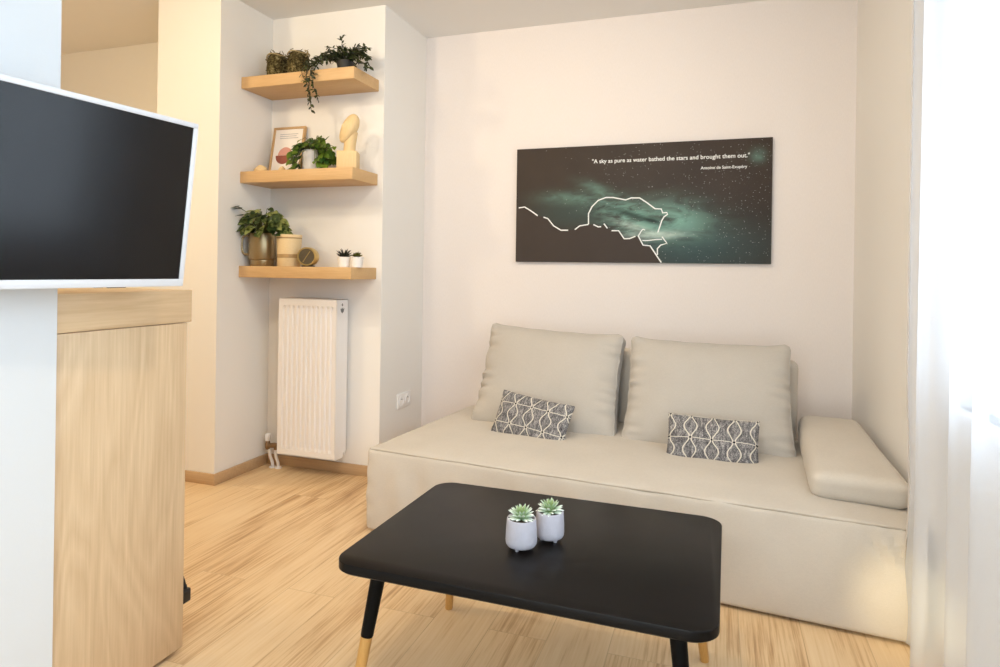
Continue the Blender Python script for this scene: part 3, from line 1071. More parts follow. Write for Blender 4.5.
# local: x runs from the far lower corner towards the camera, y out of the screen, z up
bm = bmesh.new()
bz = 0.0125
for lo, hi in (((0, -.028, 0), (TVW, 0.0, 0.019)), ((0, -.028, TVH - bz), (TVW, 0.0, TVH)),
               ((0, -.028, 0.019), (bz, 0.0, TVH - bz)), ((TVW - bz, -.028, 0.019), (TVW, 0.0, TVH - bz))):
    box(bm, lo, hi, 0.0015)
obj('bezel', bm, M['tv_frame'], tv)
bm = bmesh.new()
box(bm, (bz - .001, -0.012, 0.018), (TVW - bz + .001, -0.0035, TVH - bz + .001))
obj('screen', bm, M['screen'], tv, smooth=False)
bm = bmesh.new()
box(bm, (0.004, -0.034, 0.004), (TVW - .004, -0.022, TVH - .004), 0.003)
box(bm, (0.16, -0.052, 0.05), (TVW - .16, -0.030, 0.30), 0.008)
obj('rear_shell', bm, M['tv_back'], tv)
bm = bmesh.new()
box(bm, (0.155, -0.0235, -0.0022), (0.200, -0.006, 0.001), 0.0006)
box(bm, (0.210, -0.0220, -0.0018), (0.232, -0.008, 0.001), 0.0006)
obj('control_strip', bm, M['black'], tv)
bm = bmesh.new()
box(bm, (0.30, -0.062, 0.12), (0.44, -0.050, 0.26), 0.002)
box(bm, (0.345, -0.104, 0.165), (0.395, -0.058, 0.215), 0.004)
box(bm, (0.310, -0.108, 0.13), (0.430, -0.100, 0.25), 0.002)
tag(obj('wall_bracket', bm, M['black'], tv), 'black metal wall bracket')

# ------------------------------------------------------------------ wooden counter
ctr = thing('counter', 'tall light oak bar counter with thick top at the end of the partition wall', 'counter', (KX, -2.158, 0))
bm = bmesh.new()
box(bm, (-0.62, -0.403, 0.981), (0.004, 0.013, 1.076), 0.0015)
obj('worktop', bm, M['counter_top'], ctr)
bm = bmesh.new()
box(bm, (-0.022, -0.403, 0.015), (0.0, 0.0, 0.979), 0.001)
obj('side_panel', bm, M['counter'], ctr)
bm = bmesh.new()
box(bm, (-0.60, -0.403, 0.016), (-0.024, -0.008, 0.979), 0.001)
obj('cabinet_body', bm, M['counter'], ctr)
bm = bmesh.new()
box(bm, (-0.58, -0.39, 0.0), (-0.03, -0.02, 0.016))
obj('plinth', bm, M['dark_foot'], ctr, smooth=False)

plug = thing('power_plug', 'black power plug with short cord at the foot of the oak counter', 'plug', (0.226, -2.150, 0.140))
bm = bmesh.new()
box(bm, (-0.016, 0.0, -0.014), (0.014, 0.040, 0.026), 0.005, 3)
obj('plug_body', bm, M['black'], plug)
bm = bmesh.new()
tube(bm, smooth_path([(0.000, 0.028, 0.02), (-0.001, 0.028, 0.034), (-0.005, 0.026, 0.052), (-0.012, 0.022, 0.070), (-0.030, 0.016, 0.085)], 5), [0.0065] * 6 + [0.0045] * 15, 10)
obj('cord', bm, M['black'], plug)

# ------------------------------------------------------------------ radiator and socket
RX0, RX1, RZ0, RZ1, RYF, RYB = -0.560, -0.190, 0.112, 0.975, -0.672, -0.562
rad = thing('radiator', 'white upright ribbed panel radiator hanging under the shelves', 'radiator', (0, 0, 0))
bm = bmesh.new()
# profiled front sheet
nr = 11
xs = []
x = RX0 + 0.012
pitch = (RX1 - RX0 - 0.034) / nr
prof = []
for k in range(nr):
    a = RX0 + 0.014 + k * pitch
    prof += [(a, 0.0), (a + pitch * .36, 0.0), (a + pitch * .50, 0.009), (a + pitch * .86, 0.009)]
prof += [(RX0 + 0.014 + nr * pitch, 0.0)]
prof = [(RX0, 0.0)] + prof + [(RX1 - 0.004, 0.0)]
zr = [RZ0, RZ0 + 0.030, RZ0 + 0.046, RZ1 - 0.052, RZ1 - 0.036, RZ1]
rows = []
for i, z in enumerate(zr):
    k = 1.0 if i in (2, 3) else 0.0
    rows.append([bm.verts.new((px, RYF + py * k, z)) for px, py in prof])
for a, b in zip(rows, rows[1:]):
    for i in range(len(a) - 1):
        bm.faces.new([a[i], a[i + 1], b[i + 1], b[i]])
obj('front_panel', bm, M['white_metal'], rad, ang=20)
bm = bmesh.new()
box(bm, (RX0, RYF + .0095, RZ0 + .004), (RX1 - .003, RYF + .012, RZ1 - .004))
box(bm, (RX0 + .002, RYB - .012, RZ0 + .004), (RX1 - .003, RYB, RZ1 - .004))
obj('rear_panel', bm, M['white_metal'], rad, smooth=False)
bm = bmesh.new()
poly = [(RYF, RZ0 - .004), (RYF + .078, RZ0 - .004), (RYF + .082, RZ0 + .018), (RYF + .092, RZ0 + .024), (RYB, RZ0 + .024), (RYB, RZ1 + .002), (RYF, RZ1 + .002)]
prism(bm, poly, 'X', RX1 - .003, RX1)
prism(bm, [(RYF, RZ0), (RYB, RZ0), (RYB, RZ1), (RYF, RZ1)], 'X', RX0 - .002, RX0)
obj('side_cover', bm, M['white_metal'], rad, smooth=False)
bm = bmesh.new()
box(bm, (RX0, RYF, RZ1 - .001), (RX1, RYB, RZ1 + .002))
obj('top_grille', bm, M['white_metal'], rad, smooth=False)
# grey leaf emblem on the side cover
bm = bmesh.new()
def emb(poly):
    prism(bm, [(RYF + .055 + y * 1.25, RZ1 - 0.052 + z) for y, z in poly], 'X', RX1 - .0005, RX1 + .0008)
emb([(-.016, .006), (-.009, -.014), (0, -.022), (.009, -.014), (.016, .006), (.008, 0), (.004, .010), (0, .002), (-.004, .010), (-.008, 0)])
emb([(-.006, .024), (0, .034), (.006, .024), (0, .016)])
tag(obj('emblem', bm, M['grey'], rad, smooth=False), 'grey leaf shaped emblem')
# valve and pipes
bm = bmesh.new()
lathe(bm, [(0, 0), (0.014, 0), (0.017, 0.006), (0.017, 0.034), (0.013, 0.042), (0, 0.043)], 20)
obj('valve_cap', bm, M['white_plastic'], rad, loc=(-0.688, -0.590, 0.150))
bm = bmesh.new()
tube(bm, [(-0.688, -0.590, 0.100), (-0.688, -0.590, 0.112), (-0.688, -0.590, 0.130), (-0.688, -0.590, 0.152)], [0.011, 0.016, 0.016, 0.011], 14)
tube(bm, [(-0.688, -0.590, 0.122), (-0.64, -0.592, 0.128), (-0.60, -0.598, 0.134), (-0.565, -0.61, 0.135)], [0.013, 0.015, 0.011, 0.012], 14)
tube(bm, [(-0.63, -0.592, 0.105), (-0.63, -0.592, 0.130)], 0.012, 12)
tag(obj('valve', bm, M['brass_pipe'], rad), 'brown brass valve')
for (xa, xb, dz) in ((-0.672, -0.655, 0.104), (-0.632, -0.616, 0.108)):
    bm = bmesh.new()
    tube(bm, smooth_path([(xa, -0.592, dz), (xa + .003, -0.592, dz - .04), (xb, -0.590, 0.03), (xb + .002, -0.590, 0.0)], 6), 0.0085, 14)
    lathe(bm, [(0.0095, 0.0), (0.019, 0.0), (0.018, 0.007), (0.0095, 0.008)], 18, M4=Matrix.Translation((xb + .002, -0.590, 0.0)))
    obj('pipe', bm, M['white_metal'], rad)
for zc in (0.30, 0.82):
    for xc in (-0.48, -0.27):
        bm = bmesh.new()
        box(bm, (xc - .012, RYB - .002, zc - .02), (xc + .012, -CD - .0004, zc + .02))
        obj('bracket', bm, M['white_metal'], rad, smooth=False)

so = thing('wall_socket', 'white double wall socket above the sofa end near the radiator', 'socket', (0.0, -0.253, 0.377))
bm = bmesh.new()
box(bm, (0.0, -0.082, -0.043), (0.010, 0.082, 0.043), 0.004, 3)
obj('cover_plate', bm, M['white_plastic'], so)
for s in (-1, 1):
    Mx = Matrix.Translation((0.010, s * 0.039, 0)) @ Matrix.Rotation(R(90), 4, 'Y')
    bm = bmesh.new()
    lathe(bm, [(0.029, -0.002), (0.0285, 0.003), (0.024, 0.003), (0.0215, -0.006), (0, -0.006)], 32, M4=Mx)
    ob = obj('outlet', bm, M['white_plastic'], so)
    bm = bmesh.new()
    for q in (-1, 1):
        lathe(bm, [(0.0, -0.0062), (0.0028, -0.0062), (0.0028, -0.0055), (0, -0.0054)], 10, M4=Mx @ Matrix.Translation((0, q * 0.0095, 0.0)))
    tube(bm, [(0.004, s * 0.039, 0.010), (0.016, s * 0.039, 0.010)], 0.0024, 8)
    obj('pin_hole', bm, M['grey'], ob)

# ------------------------------------------------------------------ shelves
SX1, SYF = -0.033, -0.789
ST = (2.188, 1.670, 1.153)
SHELF_LABELS = ('thick oak wall shelf, topmost of three, carrying mossy baskets and a trailing plant',
                'thick oak wall shelf, middle one of three, carrying the carved wooden head',
                'thick oak wall shelf, lowest of three, just above the radiator')
for zt, lab in zip(ST, SHELF_LABELS):
    bm = bmesh.new()
    box(bm, (CA + .001, SYF, zt - 0.062), (SX1, -CD, zt), 0.0015)
    tag(obj('wall_shelf', bm, M['shelf']), lab, 'shelf', 'floating oak shelves')

# --- top shelf: two mossy baskets, trailing plant
def basket(label, x, y, r, h, seed, side):
    t = thing('woven_basket', label, 'basket', (x, y, ST[0]), 0, 'mossy baskets on the top shelf')
    bm = bmesh.new()
    pr = [(0, 0)] + [(r * q, h * z) for q, z in ((.92, 0), (.98, .06), (1.0, .2), (1.0, .35), (1.0, .5), (.98, .62), (.94, .74), (.84, .85), (.64, .93), (.36, .98))] + [(0, h)]
    def wob(a, z):
        return 1 + 0.10 * noise.noise(Vector((math.cos(a) * 4 + seed, math.sin(a) * 4, z * 60))) + 0.03 * math.sin(a * 22 + z * 400)
    lathe(bm, pr, 64, wob=wob)
    rnd = random.Random(seed)
    # short fibres sticking out of the weave
    for k in range(150):
        a = rnd.random() * 2 * PI; z = h * (rnd.random() ** .7)
        rr = r * (1.0 if z < h * .8 else .85)
        p = Vector((rr * math.cos(a), rr * math.sin(a), z))
        d = Vector((math.cos(a + rnd.uniform(-1.4, 1.4)), math.sin(a + rnd.uniform(-1.4, 1.4)), rnd.uniform(-.8, 1.2))).normalized()
        tube(bm, [p - d * .012, p, p + d * rnd.uniform(.006, .015)], [0.0018, 0.0022, 0.0008], 5)
    obj('body', bm, M['basket'], t, ang=60)
    bm = bmesh.new()
    pts = [(side * (r * .80 + .022 * math.sin(q)) , -0.01, h * .74 + .024 * (1 - math.cos(q)) * .75) for q in [k * PI / 10 for k in range(11)]]
    tube(bm, pts, 0.0028, 6)
    obj('handle', bm, M['twine'], t)
    bm = bmesh.new()
    tube(bm, [(r * 1.02 * math.cos(a), r * 1.02 * math.sin(a), h * .86 + .004 * math.sin(3 * a)) for a in [2 * PI * k / 40 for k in range(40)]], 0.0035, 6, closed=True)
    obj('rim_cord', bm, M['twine'], t)
    return t
basket('mossy brown woven basket in the corner of the top shelf', -0.600, -0.665, 0.055, 0.158, 2, -1)
basket('mossy brown woven basket between the other basket and the trailing plant', -0.461, -0.665, 0.057, 0.160, 9, 1)

def leaf(bm, base, d, up_, L, Wd, fold=0.25, curl=0.25, heart=False):
    d = d.normalized()
    side = d.cross(up_)
    if side.length < 1e-3:
        side = d.cross(Vector((1, 0, .2)))
    side.normalize()
    n = side.cross(d).normalized()
    prof = ((0, .10), (.10, .80), (.30, 1.0), (.55, .86), (.78, .50), (1, 0)) if heart else ((0, .06), (.2, .66), (.45, 1.0), (.7, .78), (.88, .40), (1, 0))
    rows = []
    for t, w in prof:
        c = base + d * L * t - n * curl * L * t * t
        hw = Wd / 2 * w
        mid = bm.verts.new(c - n * fold * hw * .6)
        if w == 0:
            rows.append([mid])
        else:
            back = -0.10 * L if (heart and t == .10) else 0
            rows.append([bm.verts.new(c + side * hw + n * fold * hw * .5 + d * back), mid, bm.verts.new(c - side * hw + n * fold * hw * .5 + d * back)])
    for a, b in zip(rows, rows[1:]):
        if len(b) == 1:
            bm.faces.new([a[0], a[1], b[0]]); bm.faces.new([a[1], a[2], b[0]])
        else:
            bm.faces.new([a[0], a[1], b[1], b[0]]); bm.faces.new([a[1], a[2], b[2], b[1]])

tp = thing('trailing_plant', 'dark small leaved trailing plant hanging over the edge of the top shelf', 'plant', (-0.150, -0.685, ST[0]))
bm = bmesh.new()
lathe(bm, [(0, 0), (0.036, 0), (0.046, 0.055), (0.047, 0.062), (0.042, 0.062), (0.040, 0.050), (0, 0.050)], 28)
obj('pot', bm, M['dark_pot'], tp)
bs, bl_ = bmesh.new(), bmesh.new()
rnd = random.Random(21)
vines = []
# upright and arching sprigs (offsets from the pot centre)
for k in range(34):
    a = rnd.uniform(0, 2 * PI); e = rnd.uniform(.25, 1.0)
    L = rnd.uniform(.07, .125)
    vines.append([(0, 0, .05), (math.cos(a) * L * .35, math.sin(a) * L * .25, .05 + L * .5 * e + .02), (math.cos(a) * L * .8, math.sin(a) * L * .55, .055 + L * .75 * e), (math.cos(a) * L * 1.15, math.sin(a) * L * .75, .05 + L * .75 * e)])
vines.append([(0, 0, .05), (-.005, -.01, .10), (-.012, -.015, .145), (-.010, -.02, .190)])
vines.append([(0, 0, .05), (-.02, 0, .10), (-.03, .01, .14), (-.05, .01, .155)])
# to the right, down past the shelf end
vines.append([(0, 0, .05), (.05, -.01, .10), (.10, -.02, .085), (.15, -.03, .045), (.172, -.035, .01)])
vines.append([(0, 0, .05), (.04, .0, .12), (.085, -.01, .115), (.125, -.02, .085), (.150, -.02, .055)])
vines.append([(0, 0, .05), (.05, -.03, .07), (.095, -.05, .06), (.140, -.06, .03), (.165, -.065, -.005)])
vines.append([(0, 0, .05), (.05, .02, .11), (.10, .01, .10), (.14, .0, .075)])
# to the left and over the front edge
for dx, dz, y, seed in ((-.120, -.215, -.112, 1), (-.095, -.165, -.118, 2), (-.150, -.120, -.112, 3), (-.165, -.060, -.114, 5)):
    j = lambda s=.012: rnd.uniform(-s, s)
    vines.append([(0, 0, .05), (-.04 + j(), -.04, .085 + j()), (dx * .85 + j(), -.085, .060 + j()), (dx * 1.1 + j(), y, .005), (dx * 1.08 + j(), y - .012, dz * .5), (dx * .95 + j(), y - .010, dz)])
for k in range(6):
    j = lambda s=.02: rnd.uniform(-s, s)
    vines.append([(0, 0, .05), (-.06 + j(), -.03 + j(), .10 + j()), (-.12 + j(), -.05 + j(), .075 + j()), (-.165 + j(.03), -.07 + j(), .045 + j(.03))])
for v in vines:
    P = smooth_path(v, 7)
    tube(bs, P, 0.0014, 5)
    step = 0
    for i in range(3, len(P)):
        step += (P[i] - P[i - 1]).length
        if step > 0.0120 or i == len(P) - 1:
            step = 0
            d = (P[i] - P[i - 1]).normalized()
            for s in (-1, 1):
                q = Vector((rnd.uniform(-1, 1), rnd.uniform(-1, 1), rnd.uniform(-.5, .8)))
                dd = (d * .5 + q * .9).normalized()
                leaf(bl_, P[i], dd, Vector((rnd.uniform(-.6, .6), -.7, .7)), rnd.uniform(.018, .029), rnd.uniform(.011, .016), .3, .2)
obj('stems', bs, M['stem_dark'], tp)
obj('foliage', bl_, M['leaf_vine'], tp, smooth=True, ang=80)

# --- middle shelf: print, ornament, green plant, carved head
fr = thing('framed_print', 'small oak framed print of a pink and terracotta circle on the middle shelf', 'picture', (-0.592, -0.612, ST[1]))
fr.rotation_euler = (R(-10.5), 0, R(0))
FW, FH = 0.215, 0.292
bm = bmesh.new()
q = 0.013
for lo, hi in (((-FW / 2, 0, 0), (FW / 2, .016, q)), ((-FW / 2, 0, FH - q), (FW / 2, .016, FH)), ((-FW / 2, 0, q), (-FW / 2 + q, .016, FH - q)), ((FW / 2 - q, 0, q), (FW / 2, .016, FH - q))):
    box(bm, lo, hi, 0.001)
obj('frame', bm, M['frame_wood'], fr)
bm = bmesh.new()
box(bm, (-FW / 2 + q - .001, .006, q - .001), (FW / 2 - q + .001, .012, FH - q + .001))
obj('print_sheet', bm, M['paper'], fr, smooth=False)
def halfdisc(name, m, cx, cz, r, a0, a1):
    bm = bmesh.new()
    pts = [(cx + r * math.cos(R(a0 + (a1 - a0) * k / 24)), cz + r * math.sin(R(a0 + (a1 - a0) * k / 24))) for k in range(25)]
    prism(bm, pts, 'Y', .0052, .0062)
    return obj(name, bm, m, fr, smooth=False)
tag(halfdisc('print_shape', M['terracotta'], -0.022, 0.122, 0.052, 180, 360), 'terracotta lower half circle')
tag(halfdisc('print_shape', M['pink'], -0.012, 0.123, 0.048, 0, 180), 'pink upper half circle')
bm = bmesh.new()
for k, (a, b) in enumerate(((-.062, .060), (-.062, .050), (-.062, .064))):
    box(bm, (a, .0054, 0.248 - k * .012), (b, .0062, 0.2515 - k * .012))
tag(obj('print_line', bm, M['print_grey'], fr, smooth=False), 'grey printed lines')

def ornament(label, x, y, sx, sy, sz, seed):
    bm = bmesh.new()
    bmesh.ops.create_icosphere(bm, subdivisions=4, radius=1.0)
    for v in bm.verts:
        c = v.co.copy()
        k = 1 + 0.16 * noise.noise(c * 1.1 + Vector((seed, 0, 0)))
        c *= k
        z = c.z * sz
        taper = 1 - 0.25 * max(0, c.z)
        v.co = Vector((c.x * sx * taper, c.y * sy * taper, max(z, -sz * .75) + sz * .75))
    o = obj('wooden_ornament', bm, M['pale_wood'], loc=(x, y, ST[1]))
    return tag(o, label, 'ornament', 'pale ornaments on the middle shelf')
ornament('pale rounded ornament lying in the corner of the middle shelf beside the framed print', -0.672, -0.705, 0.040, 0.030, 0.027, 1)
ornament('small pale ornament lying in front of the framed print', -0.522, -0.715, 0.019, 0.016, 0.019, 4)

gp = thing('potted_plant', 'bushy bright green plant in a light grey pot beside the carved head', 'plant', (-0.337, -0.690, ST[1]))
bm = bmesh.new()
lathe(bm, [(0, 0), (0.050, 0), (0.055, 0.005), (0.062, 0.105), (0.063, 0.110), (0.057, 0.110), (0.055, 0.095), (0, 0.095)], 40)
obj('pot', bm, M['pot_grey'], gp)
bs, bl_ = bmesh.new(), bmesh.new()
rnd = random.Random(5)
def bush(n, tips, L0, L1, W_, heart, rise, zb):
    for k in range(n):
        tgt = tips(rnd)
        a = Vector((tgt.x * .18, tgt.y * .18, zb))
        m = Vector((tgt.x * .62, tgt.y * .62, max(tgt.z, zb) * rise + (1 - rise) * zb + .02))
        P = smooth_path([a, m, tgt], 5)
        tube(bs, P, 0.0013, 5)
        d = (P[-1] - P[-3]).normalized()
        out = Vector((tgt.x, tgt.y, 0))
        out = out.normalized() if out.length > 1e-4 else Vector((0, -1, 0))
        d = (d * .4 + out * .7 + Vector((rnd.uniform(-.6, .6), rnd.uniform(-.7, .1), rnd.uniform(-.55, .25)))).normalized()
        upv = Vector((rnd.uniform(-.5, .5), -0.75 + rnd.uniform(-.3, .3), .75))
        L = rnd.uniform(L0, L1)
        leaf(bl_, P[-1], d, upv, L, L * W_, .18, .28, heart)
def tips_green(r):
    a = r.uniform(0, 2 * PI); q = r.uniform(.25, 1) ** .7
    x = .100 * q * math.cos(a); y = .070 * q * math.sin(a) - .022
    z = .185 - .075 * q * q + r.uniform(-.03, .015)
    if r.random() < .50:
        x = r.choice([-.8, 1, 1, 1]) * r.uniform(.060, .130); z = r.uniform(.015, .13); y = r.uniform(-.085, .0)
    return Vector((x, y, z))
bush(190, tips_green, .030, .046, .78, True, .8, .10)
for q in (Vector((.098, -.02, .172)), Vector((.088, -.02, .165))):
    tube(bs, smooth_path([(0.02, 0, .1), (.06, -.01, .15), q], 5), .0013, 5)
    leaf(bl_, q, Vector((.5, -.4, .3)), Vector((0, -.6, .8)), .034, .026, .2, .2, True)
obj('stems', bs, M['stem'], gp)
obj('foliage', bl_, M['leaf_green'], gp, ang=80)
bm = bmesh.new()
lathe(bm, [(0.054, 0.094), (0.03, 0.099), (0, 0.100)], 24)
obj('soil', bm, M['soil'], gp)

hd_ = thing('carved_head', 'pale carved wooden head with long oval face on a square block', 'sculpture', (-0.108, -0.710, ST[1]), R(0))
hd_.scale = (1.04, 1.04, 1.03)
bm = bmesh.new()
box(bm, (-0.050, -0.045, 0.0), (0.050, 0.045, 0.090), 0.003, M4=Matrix.Rotation(R(20), 4, 'Z'))
obj('block', bm, M['pale_wood'], hd_)
bm = bmesh.new()
# neck and head in one carved body; +X of the head frame is the face direction
axis = Vector((0.44, 0.10, 0.88)).normalized()              # chin to crown
face = Vector((-0.30, -0.94, 0.25)); face = (face - axis * face.dot(axis)).normalized()
sid = axis.cross(face)
cen = Vector((0.008, -0.014, 0.208))
nu, nv = 48, 32
rows = []
for j in range(nv + 1):
    ph = -PI / 2 + PI * j / nv
    row = []
    for i in range(nu):
        th_ = 2 * PI * i / nu
        cx_, sx_ = math.cos(th_) * math.cos(ph), math.sin(th_) * math.cos(ph)
        s = math.sin(ph)
        wide = 0.043 * (1 + 0.13 * s)
        deep = 0.044 * (1 + 0.12 * s)
        f_ = cx_ * deep
        if cx_ > 0:
            f_ *= 0.72                                       # flattened face
            nose = math.exp(-(sx_ / .16) ** 2) * math.exp(-((s + .02) / .30) ** 2) * (1.2 if s < 0.1 else .9)
            f_ += 0.0105 * nose
            f_ -= 0.0035 * math.exp(-((abs(sx_) - .38) / .16) ** 2 - ((s - .16) / .10) ** 2)   # eye hollows
            f_ += 0.0030 * math.exp(-(sx_ / .22) ** 2 - ((s + .47) / .06) ** 2)                 # lips
            f_ -= 0.0030 * math.exp(-(sx_ / .22) ** 2 - ((s + .40) / .035) ** 2)
        row.append(cen + axis * (s * 0.080) + face * f_ + sid * (sx_ * wide))
    rows.append(row)
vr = [[bm.verts.new(c) for c in row] for row in rows[1:-1]]
p0 = bm.verts.new(rows[0][0]); p1 = bm.verts.new(rows[-1][0])
for a, b in zip(vr, vr[1:]):
    for i in range(nu):
        bm.faces.new([a[i], a[(i + 1) % nu], b[(i + 1) % nu], b[i]])
for i in range(nu):
    bm.faces.new([p0, vr[0][(i + 1) % nu], vr[0][i]])
    bm.faces.new([p1, vr[-1][i], vr[-1][(i + 1) % nu]])
obj('head', bm, M['pale_wood'], hd_, ang=80)
bm = bmesh.new()
tube(bm, smooth_path([(0.002, 0.004, 0.080), (0.004, 0.004, 0.11), (0.010, 0.002, 0.150), (0.020, 0.0, 0.195)], 5), [0.033, .032, .031, .030, .030] + [.030] * 11, 28)
obj('neck', bm, M['pale_wood'], hd_)

# --- lowest shelf
pm = thing('potted_plant', 'variegated leafy plant in a bronze mug shaped pot in the lowest shelf corner', 'plant', (-0.655, -0.703, ST[2]))
bm = bmesh.new()
lathe(bm, [(0, 0), (0.062, 0), (0.064, 0.003), (0.064, 0.034), (0.071, 0.038), (0.0735, 0.044), (0.0735, 0.178), (0.0725, 0.181), (0.069, 0.180), (0.068, 0.160), (0, 0.160)], 48)
mug = obj('pot', bm, M['bronze'], pm)
bm = bmesh.new()
ca_ = Vector((-0.80, -0.60, 0)).normalized()
pts = [ca_ * r_ + Vector((0, 0, z)) for r_, z in ((.072, .166), (.088, .168), (.100, .158), (.104, .140), (.104, .10), (.100, .076), (.088, .066), (.072, .066))]
pts = [p for p in smooth_path(pts, 4)]
tube(bm, pts, 0.0062, 10)
obj('handle', bm, M['bronze'], mug)
bs, bl_ = bmesh.new(), bmesh.new()
rnd = random.Random(12)
def tips_p(r):
    a = r.uniform(0, 2 * PI); q = r.uniform(.1, 1) ** .6
    x = .125 * q * math.cos(a) + .03; y = .085 * q * math.sin(a) - .03
    z = .315 - .10 * q * q + r.uniform(-.045, .012)
    x = max(x, -.062)
    return Vector((x, y, z))
bush(120, tips_p, .042, .064, .68, True, .8, .17)
for q in (Vector((-.065, -.118, .322)), Vector((-.062, -.100, .312)), Vector((-.045, -.105, .275))):
    tube(bs, smooth_path([(-0.01, 0, .17), (-.04, -.06, .28), q], 5), .0015, 5)
    leaf(bl_, q, Vector((-.25, -.75, rnd.uniform(-.5, .5))), Vector((-.3, -.6, .8)), .050, .042, .2, .2, True)
for (x, y, z) in ((.15, -.03, .215), (.165, -.02, .200), (.12, -.06, .21), (.05, -.08, .20), (.10, -.05, .235), (-.03, -.085, .205), (.0, -.09, .21)):
    tube(bs, smooth_path([(0.02, 0, .17), (x * .6, y * .6, .24), (x, y, z)], 5), .0015, 5)
    leaf(bl_, Vector((x, y, z)), Vector((.3 if x > 0.02 else -.2, -.5, -.45)), Vector((.2, -.7, .7)), .056, .038, .2, .25, True)
obj('stems', bs, M['stem'], pm)
obj('foliage', bl_, M['leaf_pothos'], pm, ang=80)
bm = bmesh.new()
lathe(bm, [(0.067, 0.158), (0.03, 0.166), (0, 0.167)], 24)
obj('soil', bm, M['soil'], pm)

cn = thing('wooden_canister', 'pale wooden canister with darker bands beside the bronze pot', 'canister', (-0.470, -0.712, ST[2]))
cn.scale = (0.93, 0.93, 1.0)
bm = bmesh.new()
lathe(bm, [(0, 0), (0.062, 0), (0.0645, 0.003), (0.0680, 0.090), (0.0715, 0.160), (0, 0.160)], 48)
obj('body', bm, M['canister'], cn)
bm = bmesh.new()
lathe(bm, [(0.0655, 0.046), (0.0680, 0.047), (0.0688, 0.066), (0.0665, 0.067)], 48)
tag(obj('band', bm, M['canister_band'], cn), 'darker brown band')
bm = bmesh.new()
lathe(bm, [(0, 0.158), (0.0718, 0.158), (0.0725, 0.160), (0.0728, 0.170), (0.071, 0.173), (0, 0.174)], 48)
obj('lid', bm, M['canister'], cn)
bm = bmesh.new()
lathe(bm, [(0.0705, 0.151), (0.0722, 0.152), (0.0724, 0.157), (0.0710, 0.158)], 48)
tag(obj('band', bm, M['canister_band'], cn), 'thin darker band under the lid')

ck = thing('desk_clock', 'small round gold drum clock with dark face in front of the canister', 'clock', (-0.336, -0.728, ST[2]), R(17))
Mx = Matrix.Translation((0, -0.030, 0.0545)) @ Matrix.Rotation(R(90), 4, 'X') # local z -> -y (towards the room)
bm = bmesh.new()
lathe(bm, [(0, -0.075), (0.044, -0.075), (0.0485, -0.070), (0.0500, -0.060), (0.0500, -0.002), (0.0490, 0.0), (0.0425, 0.0), (0.0415, -0.005), (0, -0.005)], 56, M4=Mx)
obj('case', bm, M['gold'], ck)
bm = bmesh.new()
# ribbed face
seg = 40
for k in range(seg):
    x0 = -0.041 + 0.082 * k / seg; x1 = -0.041 + 0.082 * (k + .6) / seg
    xm = (x0 + x1) / 2
    hh = math.sqrt(max(1e-6, 0.0413 ** 2 - xm ** 2))
    box(bm, (x0, -hh, -0.0055), (x1, hh, -0.0030), M4=Mx)
lathe(bm, [(0.0414, -0.0049), (0, -0.0049)], 40, M4=Mx)
obj('clock_face', bm, M['clock_face'], ck, smooth=False)
bm = bmesh.new()
box(bm, (-0.0018, -0.036, -0.0032), (0.0018, 0.034, -0.0018), M4=Mx @ Matrix.Rotation(R(-33), 4, 'Z'))
obj('clock_hand', bm, M['gold'], ck, smooth=False)
bm = bmesh.new()
box(bm, (-0.026, -0.030, 0.0), (0.026, 0.036, 0.007), 0.001)
obj('stand', bm, M['black'], ck)

def mini_pot(label, x, y, kind, seed):
    t = thing('potted_succulent', label, 'plant', (x, y, ST[2]), 0, 'tiny white pots on the lowest shelf')
    bm = bmesh.new()
    prof = [(0, 0), (0.026, 0), (0.028, 0.002)]
    for k in range(6):
        z = 0.006 + k * 0.0075
        r_ = 0.0285 + 0.0045 * k / 5
        prof += [(r_, z), (r_ - 0.0012, z + 0.004)]
    prof += [(0.0345, 0.052), (0.0345, 0.055), (0.031, 0.055), (0.030, 0.048), (0, 0.048)]
    lathe(bm, prof, 36)
    obj('pot', bm, M['pot_white'], t)
    bm = bmesh.new()
    lathe(bm, [(0.0305, 0.047), (0.015, 0.051), (0, 0.052)], 20)
    obj('soil', bm, M['soil'], t)
    bm = bmesh.new()
    if kind == 'aloe':
        rosette(bm, [(8, 0.050, 0.011, 38, 0.003, 0), (7, 0.056, 0.010, 56, 0.002, 0.002), (4, 0.052, 0.009, 76, 0.001, 0.004)], seed)
        obj('foliage', bm, M['aloe_dark'], t, loc=(0, 0, 0.048))
    else:
        rosette(bm, [(11, 0.030, 0.012, 8, 0.004, 0.003), (10, 0.031, 0.012, 32, 0.003, 0.006), (8, 0.029, 0.011, 58, 0.002, 0.008), (5, 0.026, 0.010, 80, 0.001, 0.009)], seed)
        obj('foliage', bm, M['moss'], t, loc=(0, 0, 0.048))
mini_pot('dark spiky succulent in a tiny ribbed white pot on the lowest shelf', -0.122, -0.715, 'aloe', 5)
mini_pot('low olive green succulent in a tiny ribbed white pot at the lowest shelf end', -0.045, -0.712, 'moss', 6)

